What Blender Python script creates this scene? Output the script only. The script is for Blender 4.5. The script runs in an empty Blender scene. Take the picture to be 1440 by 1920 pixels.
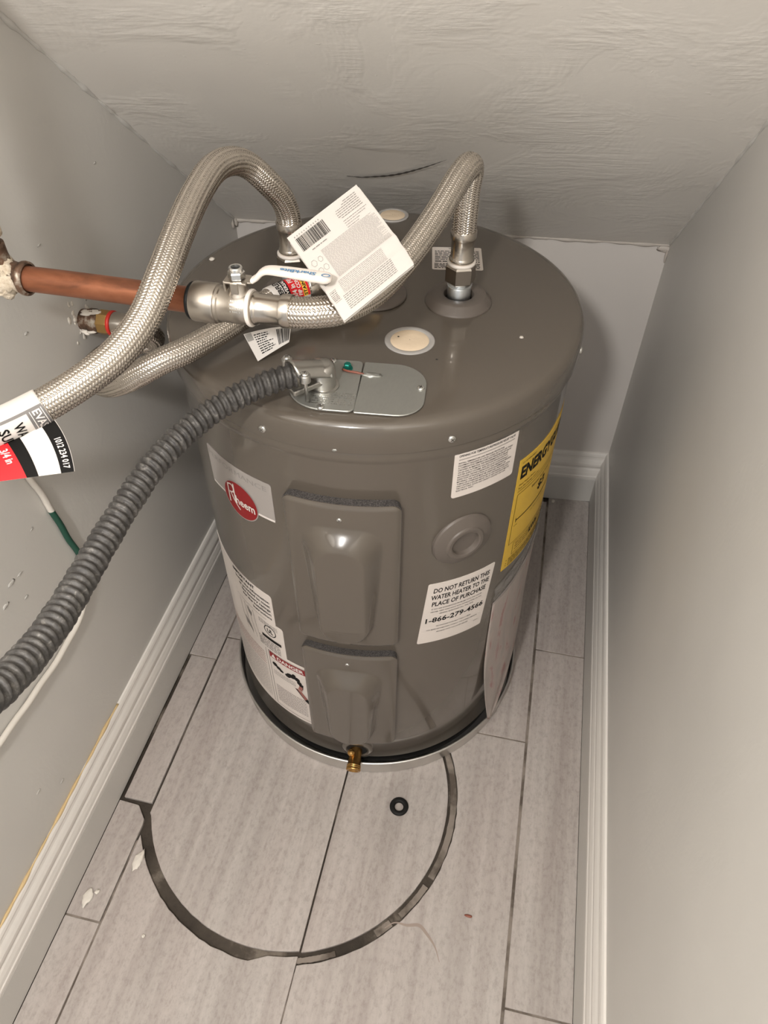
import bpy, bmesh, math, random
import numpy as np
from mathutils import Vector, Matrix
random.seed(7); RNG = np.random.default_rng(7)
scene = bpy.context.scene
COL = scene.collection
PI = math.pi

# ------------------------------------------------------------------ camera, world, lamp, exposure
cd = bpy.data.cameras.new('camera'); cd.sensor_fit = 'HORIZONTAL'; cd.sensor_width = 36.0
cd.lens = 34.53; cd.clip_start = 0.01
cam = bpy.data.objects.new('camera', cd); COL.objects.link(cam)
cam.location = (0.2062, -0.9057, 1.3612)
cam.rotation_euler = (0.77791, -0.00441, 0.21436)
scene.camera = cam

world = bpy.data.worlds.new('hallway_ambient'); scene.world = world; world.use_nodes = True
bg = world.node_tree.nodes['Background']
bg.inputs[0].default_value = (1.0, 0.975, 0.945, 1); bg.inputs[1].default_value = 0.74

ld = bpy.data.lights.new('closet_bulb', 'POINT'); ld.shadow_soft_size = 0.055
ld.energy = 64; ld.color = (1.0, 0.97, 0.935)
lamp = bpy.data.objects.new('closet_bulb', ld); COL.objects.link(lamp)
lamp.location = (-0.03, -1.45, 1.82)

scene.view_settings.view_transform = 'Standard'
scene.view_settings.look = 'None'
scene.view_settings.gamma = 1.0
scene.view_settings.exposure = 0.0
scene.view_settings.use_curve_mapping = False

# ------------------------------------------------------------------ materials
def new_mat(name, col, rough=0.5, metal=0.0, spec=0.5, coat=0.0, transmission=0.0, ior=1.45, alpha=1.0):
    m = bpy.data.materials.new(name); m.use_nodes = True
    b = m.node_tree.nodes['Principled BSDF']
    b.inputs['Base Color'].default_value = (*col, 1)
    b.inputs['Roughness'].default_value = rough
    b.inputs['Metallic'].default_value = metal
    b.inputs['Specular IOR Level'].default_value = spec
    b.inputs['Coat Weight'].default_value = coat
    b.inputs['Transmission Weight'].default_value = transmission
    b.inputs['IOR'].default_value = ior
    b.inputs['Alpha'].default_value = alpha
    return m
def N(m, t, **kw):
    n = m.node_tree.nodes.new(t)
    for k, v in kw.items():
        if k in n.inputs: n.inputs[k].default_value = v
        else: setattr(n, k, v)
    return n
def L(m, a, ao, b, bi): m.node_tree.links.new(a.outputs[ao], b.inputs[bi])
def coords(m, scale=(1, 1, 1), rand=False):
    t = N(m, 'ShaderNodeTexCoord'); mp = N(m, 'ShaderNodeMapping'); mp.inputs['Scale'].default_value = scale
    if rand:
        oi = N(m, 'ShaderNodeObjectInfo'); mu = N(m, 'ShaderNodeMath', operation='MULTIPLY'); mu.inputs[1].default_value = 7.3
        L(m, oi, 'Random', mu, 0); ad = N(m, 'ShaderNodeVectorMath', operation='ADD')
        L(m, t, 'Object', ad, 0); L(m, mu, 0, ad, 1); L(m, ad, 0, mp, 'Vector')
    else: L(m, t, 'Object', mp, 'Vector')
    return mp
def noise(m, mp, scale, detail=4, rough=0.55, dist=0.0):
    n = N(m, 'ShaderNodeTexNoise'); n.inputs['Scale'].default_value = scale; n.inputs['Detail'].default_value = detail
    n.inputs['Roughness'].default_value = rough; n.inputs['Distortion'].default_value = dist
    L(m, mp, 'Vector', n, 'Vector'); return n
def ramp(m, src, out, stops):
    r = N(m, 'ShaderNodeValToRGB'); els = r.color_ramp.elements
    while len(els) < len(stops): els.new(0.5)
    for e, (p, c) in zip(els, stops):
        e.position = p; e.color = (*c, 1) if len(c) == 3 else c
    L(m, src, out, r, 'Fac'); return r
def bsdf(m): return m.node_tree.nodes['Principled BSDF']
def mixc(m, f, a, b):
    x = N(m, 'ShaderNodeMix', data_type='RGBA'); L(m, f[0], f[1], x, 0)
    for s, i in ((a, 6), (b, 7)):
        if isinstance(s, tuple) and not hasattr(s[0], 'outputs'): x.inputs[i].default_value = (*s, 1)
        else: L(m, s[0], s[1], x, i)
    return x
def bump(m, srcs):
    """srcs: list of (node, out, strength, distance)"""
    prev = None
    for n, o, s, d in srcs:
        b = N(m, 'ShaderNodeBump'); b.inputs['Strength'].default_value = s; b.inputs['Distance'].default_value = d
        L(m, n, o, b, 'Height')
        if prev: L(m, prev, 'Normal', b, 'Normal')
        prev = b
    L(m, prev, 'Normal', bsdf(m), 'Normal')

def paint_mat(name, col, stretch, amount, rough):
    m = new_mat(name, col, rough, spec=0.45)
    c0 = coords(m); big = noise(m, c0, 2.2, 3)
    r = ramp(m, big, 'Fac', [(0.3, tuple(x * 0.94 for x in col)), (0.7, tuple(min(1, x * 1.04) for x in col))])
    L(m, r, 'Color', bsdf(m), 'Base Color')
    c1 = coords(m, stretch); n1 = noise(m, c1, 38, 7, 0.64)
    c2 = coords(m); n2 = noise(m, c2, 170, 3, 0.6); n3 = noise(m, c2, 7, 4, 0.6, 0.6)
    patch = ramp(m, n3, 'Fac', [(0.45, (0, 0, 0)), (0.66, (1, 1, 1))])
    mu = N(m, 'ShaderNodeMath', operation='MULTIPLY'); L(m, n1, 'Fac', mu, 0); L(m, patch, 'Color', mu, 1)
    n4 = noise(m, c2, 95, 2, 0.5); sp = ramp(m, n4, 'Fac', [(0.72, (0, 0, 0)), (0.78, (1, 1, 1))])
    bump(m, [(n2, 'Fac', 0.12, 0.0007), (mu, 0, amount, 0.0022), (n3, 'Fac', 0.12, 0.004), (sp, 'Color', 0.2, 0.0008)])
    return m
M = {}
M['wall'] = paint_mat('grey_satin_wall_paint', (0.615, 0.595, 0.56), (1, 2.2, 0.7), 0.18, 0.42)
M['back'] = paint_mat('pale_wall_paint', (0.66, 0.62, 0.585), (0.6, 1, 2.6), 0.2, 0.45)
M['ceil'] = paint_mat('brushed_ceiling_paint', (0.80, 0.765, 0.715), (0.35, 2.4, 2.4), 0.85, 0.36)
M['caulk'] = new_mat('caulk', (0.55, 0.5, 0.45), 0.5)
M['trim'] = new_mat('white_trim_paint', (0.78, 0.745, 0.70), 0.4)
_c = coords(M['trim']); _n = noise(M['trim'], _c, 35, 4); bump(M['trim'], [(_n, 'Fac', 0.15, 0.001)])
M['stain'] = new_mat('yellowed_caulk', (0.62, 0.46, 0.24), 0.5)
M['smear'] = new_mat('faint_brown_smear', (0.33, 0.265, 0.225), 0.55)
M['scuff'] = new_mat('dark_scuff', (0.09, 0.08, 0.07), 0.6)

m = M['plank'] = new_mat('grey_wood_look_tile', (0.43, 0.38, 0.34), 0.48, spec=0.4)
c1 = coords(m, (26, 1.1, 10), True); g1 = noise(m, c1, 1.5, 8, 0.62, 0.35)
c2 = coords(m, (3, 0.9, 3), True); g2 = noise(m, c2, 3.2, 3, 0.5)
c3 = coords(m, (1, 0.55, 1), True); g3 = noise(m, c3, 150, 6, 0.75)
r1 = ramp(m, g1, 'Fac', [(0.3, (0.305, 0.262, 0.240)), (0.5, (0.425, 0.378, 0.350)), (0.72, (0.525, 0.482, 0.452))])
r2 = ramp(m, g2, 'Fac', [(0.3, (0.41, 0.382, 0.358)), (0.7, (0.45, 0.393, 0.368))])
mx = N(m, 'ShaderNodeMix', data_type='RGBA'); mx.inputs[0].default_value = 0.38; L(m, r1, 'Color', mx, 6); L(m, r2, 'Color', mx, 7)
r3 = ramp(m, g3, 'Fac', [(0.36, (0.80, 0.785, 0.775)), (0.5, (1, 1, 1)), (0.66, (1.08, 1.08, 1.08))])
mm = N(m, 'ShaderNodeMix', data_type='RGBA', blend_type='MULTIPLY'); mm.inputs[0].default_value = 0.8; L(m, mx, 2, mm, 6); L(m, r3, 'Color', mm, 7)
L(m, mm, 2, bsdf(m), 'Base Color'); bump(m, [(g1, 'Fac', 0.12, 0.001), (g3, 'Fac', 0.2, 0.0006)])

m = M['mortar'] = new_mat('brown_mortar_bed', (0.05, 0.04, 0.03), 0.85)
c1 = coords(m); g1 = noise(m, c1, 9, 6, 0.6); g2 = noise(m, c1, 160, 4, 0.6)
r1 = ramp(m, g1, 'Fac', [(0.4, (0.035, 0.027, 0.02)), (0.54, (0.07, 0.056, 0.043)), (0.62, (0.19, 0.16, 0.13))])
L(m, r1, 'Color', bsdf(m), 'Base Color'); bump(m, [(g2, 'Fac', 0.6, 0.002)])
M['grout'] = new_mat('grey_brown_grout', (0.2, 0.165, 0.135), 0.85)
_c = coords(M['grout']); _n = noise(M['grout'], _c, 22, 5); _r = ramp(M['grout'], _n, 'Fac', [(0.38, (0.10, 0.08, 0.064)), (0.56, (0.25, 0.212, 0.18))])
L(M['grout'], _r, 'Color', bsdf(M['grout']), 'Base Color')

m = M['tank'] = new_mat('taupe_grey_enamel', (0.105, 0.088, 0.071), 0.22, spec=0.5, coat=0.5)
bsdf(m).inputs['Coat Roughness'].default_value = 0.05
c1 = coords(m); g1 = noise(m, c1, 380, 2, 0.5); g2 = noise(m, c1, 6, 3, 0.5); bump(m, [(g2, 'Fac', 0.08, 0.004)])
M['plastic'] = new_mat('taupe_grey_plastic', (0.125, 0.105, 0.09), 0.45)
m = M['foamg'] = new_mat('dark_foam_gasket', (0.05, 0.045, 0.045), 0.95)
c1 = coords(m); g1 = noise(m, c1, 900, 2, 0.6); r1 = ramp(m, g1, 'Fac', [(0.42, (0.03, 0.027, 0.026)), (0.62, (0.10, 0.09, 0.085))])
L(m, r1, 'Color', bsdf(m), 'Base Color'); bump(m, [(g1, 'Fac', 0.35, 0.0008)])
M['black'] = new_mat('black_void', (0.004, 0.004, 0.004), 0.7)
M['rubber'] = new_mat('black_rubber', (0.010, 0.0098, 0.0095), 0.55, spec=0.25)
m = M['foam'] = new_mat('cream_insulation_foam', (0.78, 0.63, 0.46), 0.8)
c1 = coords(m); g1 = noise(m, c1, 60, 4); bump(m, [(g1, 'Fac', 0.5, 0.002)])
M['clearplastic'] = new_mat('milky_plastic', (0.42, 0.40, 0.38), 0.35)
M['steel'] = new_mat('stainless_braid_wire', (0.60, 0.55, 0.49), 0.22, 1.0)
M['ferrule'] = new_mat('brushed_stainless', (0.52, 0.475, 0.42), 0.24, 1.0)
M['nut'] = new_mat('dark_nickel_nut', (0.42, 0.38, 0.335), 0.3, 1.0)
M['galv'] = new_mat('galvanised_nipple', (0.56, 0.585, 0.6), 0.3, 1.0)
M['screw'] = new_mat('zinc_screw', (0.7, 0.7, 0.68), 0.25, 1.0)
M['whitering'] = new_mat('white_nylon_ring', (0.78, 0.72, 0.66), 0.45)
m = M['plate'] = new_mat('zinc_plate', (0.36, 0.36, 0.335), 0.42, 0.7)
c1 = coords(m, (3, 1, 1)); g1 = noise(m, c1, 120, 4); rr = ramp(m, g1, 'Fac', [(0.3, (0.38, 0.38, 0.38)), (0.7, (0.52, 0.52, 0.52))]); L(m, rr, 'Color', bsdf(m), 'Roughness')
M['diecast'] = new_mat('cast_zinc', (0.50, 0.485, 0.455), 0.3, 0.95)
M['valve'] = new_mat('satin_nickel_valve', (0.52, 0.475, 0.42), 0.33, 1.0)
M['lever'] = new_mat('white_vinyl_lever', (0.76, 0.69, 0.63), 0.38)
M['bluetext'] = new_mat('blue_print', (0.10, 0.24, 0.42), 0.5)
m = M['copper'] = new_mat('dull_copper', (0.3, 0.11, 0.06), 0.42, 0.6)
c1 = coords(m, (1, 3, 3)); g1 = noise(m, c1, 16, 5, 0.6, 0.5)
r1 = ramp(m, g1, 'Fac', [(0.3, (0.17, 0.066, 0.036)), (0.5, (0.29, 0.108, 0.055)), (0.72, (0.37, 0.15, 0.082))]); L(m, r1, 'Color', bsdf(m), 'Base Color')
m = M['oldcopper'] = new_mat('tarnished_fitting', (0.12, 0.07, 0.045), 0.5, 0.5)
c1 = coords(m); g1 = noise(m, c1, 60, 4); r1 = ramp(m, g1, 'Fac', [(0.4, (0.06, 0.038, 0.026)), (0.56, (0.17, 0.10, 0.065)), (0.68, (0.45, 0.4, 0.33))]); L(m, r1, 'Color', bsdf(m), 'Base Color')
m = M['crust'] = new_mat('cream_joint_crust', (0.62, 0.53, 0.41), 0.9)
c1 = coords(m); g1 = noise(m, c1, 110, 5, 0.65); r1 = ramp(m, g1, 'Fac', [(0.3, (0.42, 0.33, 0.23)), (0.65, (0.74, 0.66, 0.54))]); L(m, r1, 'Color', bsdf(m), 'Base Color'); bump(m, [(g1, 'Fac', 0.8, 0.004)])
M['plaster'] = new_mat('white_plaster', (0.72, 0.67, 0.6), 0.85)
_c = coords(M['plaster']); _n = noise(M['plaster'], _c, 90, 5); bump(M['plaster'], [(_n, 'Fac', 0.8, 0.003)])
M['brass'] = new_mat('brass', (0.62, 0.40, 0.16), 0.28, 1.0)
M['bronze'] = new_mat('golden_brass_drain', (0.52, 0.30, 0.10), 0.26, 1.0)
M['redplastic'] = new_mat('red_plastic_ring', (0.55, 0.03, 0.02), 0.4)
m = M['conduit'] = new_mat('dusty_grey_steel_conduit', (0.16, 0.16, 0.16), 0.5, 0.12)
c1 = coords(m); g1 = noise(m, c1, 130, 5, 0.7, 0.4); g2 = noise(m, c1, 30, 4, 0.6)
r1 = ramp(m, g1, 'Fac', [(0.42, (0.040, 0.037, 0.035)), (0.58, (0.078, 0.073, 0.068)), (0.70, (0.19, 0.178, 0.163)), (0.80, (0.5, 0.46, 0.41))]); L(m, r1, 'Color', bsdf(m), 'Base Color')
bump(m, [(g1, 'Fac', 0.3, 0.001)])
m = M['wire'] = new_mat('green_wire_with_white_overpaint', (0.02, 0.1, 0.06), 0.5)
M['pan'] = new_mat('aluminium_pan', (0.66, 0.645, 0.62), 0.36, 1.0)
m = M['film'] = new_mat('silvery_torn_film', (0.36, 0.315, 0.29), 0.42, spec=0.5)
c1 = coords(m, (1, 1, 1)); mp = [n for n in m.node_tree.nodes if n.type == 'MAPPING'][0]; mp.inputs['Rotation'].default_value = (0.5, 0.3, 0.6); mp.inputs['Scale'].default_value = (6, 6, 1.4)
g1 = noise(m, c1, 9, 4, 0.6, 0.4); r1 = ramp(m, g1, 'Fac', [(0.35, (0.34, 0.30, 0.275)), (0.56, (0.40, 0.34, 0.31)), (0.66, (0.33, 0.18, 0.165))]); L(m, r1, 'Color', bsdf(m), 'Base Color')
M['filmclear'] = new_mat('clear_wrinkled_film', (0.30, 0.28, 0.26), 0.2, alpha=0.45)
_c = coords(M['filmclear']); _n = noise(M['filmclear'], _c, 28, 4, 0.6, 1.0); bump(M['filmclear'], [(_n, 'Fac', 0.9, 0.012)])
M['label'] = new_mat('white_sticker', (0.70, 0.635, 0.585), 0.42)
M['paper'] = new_mat('white_paper', (0.66, 0.62, 0.58), 0.6)
M['ink'] = new_mat('black_ink', (0.006, 0.0055, 0.005), 0.5, spec=0.15)
M['greyink'] = new_mat('grey_ink', (0.26, 0.24, 0.225), 0.55, spec=0.15)
M['paleink'] = new_mat('pale_grey_ink', (0.29, 0.27, 0.25), 0.5)
M['yellow'] = new_mat('yellow_sticker', (0.66, 0.42, 0.045), 0.42)
M['silver'] = new_mat('silver_sticker', (0.40, 0.365, 0.345), 0.36, 0.2)
M['red'] = new_mat('red_print', (0.25, 0.010, 0.013), 0.4, spec=0.3)
M['redtag'] = new_mat('bright_red_print', (0.66, 0.018, 0.024), 0.4, spec=0.3)
M['yellowtag'] = new_mat('orange_yellow_print', (0.85, 0.50, 0.06), 0.4)
M['white'] = new_mat('white_print', (0.78, 0.72, 0.68), 0.45)
M['pink'] = new_mat('dull_red_print', (0.30, 0.11, 0.09), 0.5)
M['green'] = new_mat('green_ground_screw', (0.01, 0.20, 0.155), 0.3, 0.6)
M['redwire'] = new_mat('copper_red_wire', (0.26, 0.085, 0.055), 0.4)
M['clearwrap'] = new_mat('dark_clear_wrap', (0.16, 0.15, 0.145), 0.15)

# wire: overpaint by height noise
m = M['wire']; c1 = coords(m); g1 = noise(m, c1, 28, 4, 0.6); sep = N(m, 'ShaderNodeSeparateXYZ'); t = [n for n in m.node_tree.nodes if n.type == 'TEX_COORD'][0]
L(m, t, 'Object', sep, 0)
mr = N(m, 'ShaderNodeMapRange'); mr.inputs[1].default_value = 0.455; mr.inputs[2].default_value = 0.43; mr.inputs[3].default_value = -0.6; mr.inputs[4].default_value = 0.55; L(m, sep, 2, mr, 0)
mr2 = N(m, 'ShaderNodeMapRange'); mr2.inputs[1].default_value = 0.60; mr2.inputs[2].default_value = 0.625; mr2.inputs[3].default_value = -0.6; mr2.inputs[4].default_value = 0.55; L(m, sep, 2, mr2, 0)
mxx = N(m, 'ShaderNodeMath', operation='MAXIMUM'); L(m, mr, 0, mxx, 0); L(m, mr2, 0, mxx, 1)
ad = N(m, 'ShaderNodeMath', operation='ADD'); L(m, mxx, 0, ad, 0); L(m, g1, 'Fac', ad, 1)
r1 = ramp(m, ad, 0, [(0.56, (0.012, 0.07, 0.045)), (0.6, (0.66, 0.62, 0.56))]); L(m, r1, 'Color', bsdf(m), 'Base Color')

# ------------------------------------------------------------------ object helpers
ORG = {}
def tag(o, label=None, cat=None, group=None, kind=None):
    if label: o['label'] = label
    if cat: o['category'] = cat
    if group: o['group'] = group
    if kind: o['kind'] = kind
    return o
def thing(name, loc, label, cat, group=None):
    o = bpy.data.objects.new(name, None); COL.objects.link(o); o.location = loc; o.empty_display_size = 0.05
    ORG[o.name] = Vector(loc); return tag(o, label, cat, group)
def add(name, vf, mat, parent=None, smooth=True, label=None, cat=None, group=None, kind=None, loc=None, angle=None):
    v, f = vf
    org = ORG[parent.name] if parent is not None else Vector(loc or (0, 0, 0))
    v = np.asarray(v, float) - np.array(org)
    me = bpy.data.meshes.new(name)
    me.from_pydata(v.tolist(), [], [tuple(int(i) for i in q) for q in f]); me.validate(verbose=False)
    for mm_ in (mat if isinstance(mat, (list, tuple)) else [mat]): me.materials.append(M[mm_] if isinstance(mm_, str) else mm_)
    if smooth: me.polygons.foreach_set('use_smooth', [True] * len(me.polygons))
    me.update()
    if smooth and angle: me.set_sharp_from_angle(angle=math.radians(angle))
    o = bpy.data.objects.new(name, me); COL.objects.link(o)
    if parent is not None: o.parent = parent; ORG[o.name] = org
    else: o.location = org; ORG[o.name] = Vector(org)
    return tag(o, label, cat, group, kind)
def join(*parts):
    V, F, n = [], [], 0
    for v, f in parts:
        V.append(np.asarray(v, float).reshape(-1, 3)); F += [tuple(int(i) + n for i in q) for q in f]; n += len(v)
    return np.concatenate(V), F
def xf(vf, mat):
    v = np.asarray(vf[0], float); A = np.array(mat); return v @ A[:3, :3].T + A[:3, 3], vf[1]
def lathe(prof, n=48, cap0=False, cap1=False):
    v, f = [], []
    for r, z in prof:
        for j in range(n):
            a = 2 * PI * j / n; v.append((r * math.cos(a), r * math.sin(a), z))
    for i in range(len(prof) - 1):
        for j in range(n):
            k = (j + 1) % n; f.append((i * n + j, i * n + k, (i + 1) * n + k, (i + 1) * n + j))
    if cap0: f.append(tuple(range(n - 1, -1, -1)))
    if cap1: f.append(tuple((len(prof) - 1) * n + j for j in range(n)))
    return np.array(v), f
def axis_m(base, direction, roll=0.0):
    q = Vector(direction).normalized().to_track_quat('Z', 'Y')
    return Matrix.Translation(Vector(base)) @ q.to_matrix().to_4x4() @ Matrix.Rotation(roll, 4, 'Z')
def box(x0, x1, y0, y1, z0, z1):
    v = [(x, y, z) for z in (z0, z1) for y in (y0, y1) for x in (x0, x1)]
    return np.array(v), [(0, 2, 3, 1), (4, 5, 7, 6), (0, 1, 5, 4), (2, 6, 7, 3), (0, 4, 6, 2), (1, 3, 7, 5)]
def prism(poly, z0, z1):
    n = len(poly); v = [(x, y, z0) for x, y in poly] + [(x, y, z1) for x, y in poly]
    return np.array(v), [tuple(range(n - 1, -1, -1)), tuple(range(n, 2 * n))] + [(i, (i + 1) % n, n + (i + 1) % n, n + i) for i in range(n)]
def bevelled(vf, w, seg=1):
    bm = bmesh.new(); vs = [bm.verts.new(p) for p in vf[0]]
    for q in vf[1]: bm.faces.new([vs[i] for i in q])
    bm.normal_update()
    es = [e for e in bm.edges if len(e.link_faces) == 2 and e.calc_face_angle(0) > 0.6]
    bmesh.ops.bevel(bm, geom=es, offset=w, segments=seg, affect='EDGES', profile=0.5, clamp_overlap=True)
    bm.verts.index_update(); r = (np.array([v.co[:] for v in bm.verts]), [tuple(v.index for v in q.verts) for q in bm.faces]); bm.free(); return r
def smooth_path(pts, ds):
    P = np.array(pts, float); P = np.vstack([2 * P[0] - P[1], P, 2 * P[-1] - P[-2]]); out = []
    for i in range(1, len(P) - 2):
        p0, p1, p2, p3 = P[i - 1:i + 3]; t = np.linspace(0, 1, 40, endpoint=False)[:, None]
        out.append(0.5 * (2 * p1 + (p2 - p0) * t + (2 * p0 - 5 * p1 + 4 * p2 - p3) * t ** 2 + (3 * p1 - p0 - 3 * p2 + p3) * t ** 3))
    Q = np.vstack(out + [P[-2:-1]])
    for _ in range(12): Q[1:-1] = 0.25 * Q[:-2] + 0.5 * Q[1:-1] + 0.25 * Q[2:]
    s = np.r_[0, np.cumsum(np.linalg.norm(np.diff(Q, axis=0), axis=1))]
    k = max(2, int(s[-1] / ds)); g = np.linspace(0, s[-1], k + 1)
    return np.stack([np.interp(g, s, Q[:, i]) for i in range(3)], 1), g
def frames(Q):
    T = np.gradient(Q, axis=0); T /= np.linalg.norm(T, axis=1)[:, None]
    Nn = np.zeros_like(Q); a = np.array([0, 0, 1.0]) if abs(T[0, 2]) < 0.9 else np.array([0, 1.0, 0])
    n = np.cross(T[0], a); n /= np.linalg.norm(n)
    for i in range(len(Q)):
        n = n - T[i] * (n @ T[i]); n /= np.linalg.norm(n); Nn[i] = n
    return T, Nn, np.cross(T, Nn)
def tube(pts, r, n=24, ds=0.004, disp=None, caps=True, path=None):
    Q, g = smooth_path(pts, ds) if path is None else path
    T, A, B = frames(Q); u = np.arange(n) / n; th = 2 * PI * u
    R = np.full((len(Q), n), float(r)) if disp is None else r + disp(u[None, :], g[:, None])
    V = Q[:, None, :] + R[..., None] * (np.cos(th)[None, :, None] * A[:, None, :] + np.sin(th)[None, :, None] * B[:, None, :])
    k = len(Q); i = np.arange(k - 1)[:, None] * n; j = np.arange(n)[None, :]; j2 = (j + 1) % n
    F = np.stack([i + j, i + j2, i + n + j2, i + n + j], -1).reshape(-1, 4).tolist()
    if caps: F += [tuple(range(n - 1, -1, -1)), tuple((k - 1) * n + x for x in range(n))]
    return V.reshape(-1, 3), F
def strip_from_path(pts2d, w):
    """2-D ribbon of width w along a polyline -> (verts2d, faces)"""
    P = np.array(pts2d, float); T = np.gradient(P, axis=0); T /= np.linalg.norm(T, axis=1)[:, None]; Nn = np.stack([-T[:, 1], T[:, 0]], 1)
    wv = np.asarray(w, float) * np.ones(len(P)); a = P + Nn * wv[:, None] / 2; b = P - Nn * wv[:, None] / 2
    k = len(P); return np.vstack([a, b]), [(i, i + 1, k + i + 1, k + i) for i in range(k - 1)]

# --- printed sheets: F(x, y, h) maps sheet metres to world
def cyl_sheet(ang, zc, r, tilt=0.0):
    ca, sa = math.cos(tilt), math.sin(tilt); a0 = math.radians(ang)
    def F(x, y, h):
        x, y, h = np.broadcast_arrays(*(np.asarray(q, float) for q in (x, y, h)))
        X = ca * x - sa * y; Y = sa * x + ca * y; a = a0 + X / r
        return np.stack([(r + h) * np.sin(a), -(r + h) * np.cos(a), zc + Y], -1)
    return F
def flat_sheet(o, ex, ey):
    o, ex, ey = (np.array(q, float) for q in (o, ex, ey)); ex /= np.linalg.norm(ex); ey = ey - ex * (ex @ ey); ey /= np.linalg.norm(ey); nz = np.cross(ex, ey)
    def F(x, y, h):
        x, y, h = np.broadcast_arrays(*(np.asarray(q, float) for q in (x, y, h)))
        return o + x[..., None] * ex + y[..., None] * ey + h[..., None] * nz
    return F
def tube_sheet(path, s0, r, th0):
    """x runs along a tube path from arc length s0, y wraps round the tube (angle th0 centre)"""
    Q, g = path; T, A, B = frames(Q)
    def F(x, y, h):
        x, y, h = np.broadcast_arrays(*(np.asarray(q, float) for q in (x, y, h)))
        s = s0 + x; ip = lambda Z: np.stack([np.interp(s, g, Z[:, i]) for i in range(3)], -1)
        th = th0 + y / r
        return ip(Q) + (r + h)[..., None] * (np.cos(th)[..., None] * ip(A) + np.sin(th)[..., None] * ip(B))
    return F
def sheet(F, w, hh, corner=0.0, nx=16, ny=4, h0=-0.0002, h1=0.0005, hf=None):
    xs = np.linspace(-w / 2, w / 2, nx + 1)
    if corner > 0:
        c = np.array([0, 0.04, 0.15, 0.35, 0.65, 1.0]) * corner
        xs = np.unique(np.r_[-w / 2 + c, np.linspace(-w / 2 + corner, w / 2 - corner, nx + 1), w / 2 - c])
    lim = np.full(len(xs), hh / 2)
    if corner > 0:
        d = np.clip(np.abs(xs) - (w / 2 - corner), 0, corner); lim = hh / 2 - corner + np.sqrt(np.maximum(corner ** 2 - d ** 2, 0))
    t = np.linspace(-1, 1, ny + 1); X = np.repeat(xs[:, None], ny + 1, 1); Y = lim[:, None] * t[None, :]
    H = np.full_like(X, h1) if hf is None else hf(X, Y)
    A = F(X, Y, H).reshape(-1, 3); Bk = F(X, Y, np.full_like(X, h0)).reshape(-1, 3)
    nX, nY = X.shape; id_ = lambda i, j: i * nY + j; m_ = nX * nY; f = []
    for i in range(nX - 1):
        for j in range(nY - 1):
            q = (id_(i, j), id_(i + 1, j), id_(i + 1, j + 1), id_(i, j + 1)); f.append(q); f.append(tuple(m_ + k for k in q[::-1]))
    ring = [id_(i, 0) for i in range(nX)] + [id_(nX - 1, j) for j in range(1, nY)] + [id_(i, nY - 1) for i in range(nX - 2, -1, -1)] + [id_(0, j) for j in range(nY - 2, 0, -1)]
    for a, b in zip(ring, ring[1:] + ring[:1]): f.append((a, m_ + a, m_ + b, b))
    return np.vstack([A, Bk]), f
_tc = {}
def text2d(s, bold=0.0):
    key = (s, bold)
    if key in _tc: return _tc[key]
    cu = bpy.data.curves.new('t', 'FONT'); cu.body = s; cu.size = 1; cu.resolution_u = 2; cu.offset = bold; cu.fill_mode = 'FRONT'
    ob = bpy.data.objects.new('t', cu); COL.objects.link(ob); dg = bpy.context.evaluated_depsgraph_get()
    me = ob.evaluated_get(dg).to_mesh(); v = np.array([q.co[:2] for q in me.vertices]).reshape(-1, 2); f = [tuple(p.vertices) for p in me.polygons]
    ob.evaluated_get(dg).to_mesh_clear(); bpy.data.objects.remove(ob); bpy.data.curves.remove(cu)
    _tc[key] = (v, f); return v, f
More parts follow.
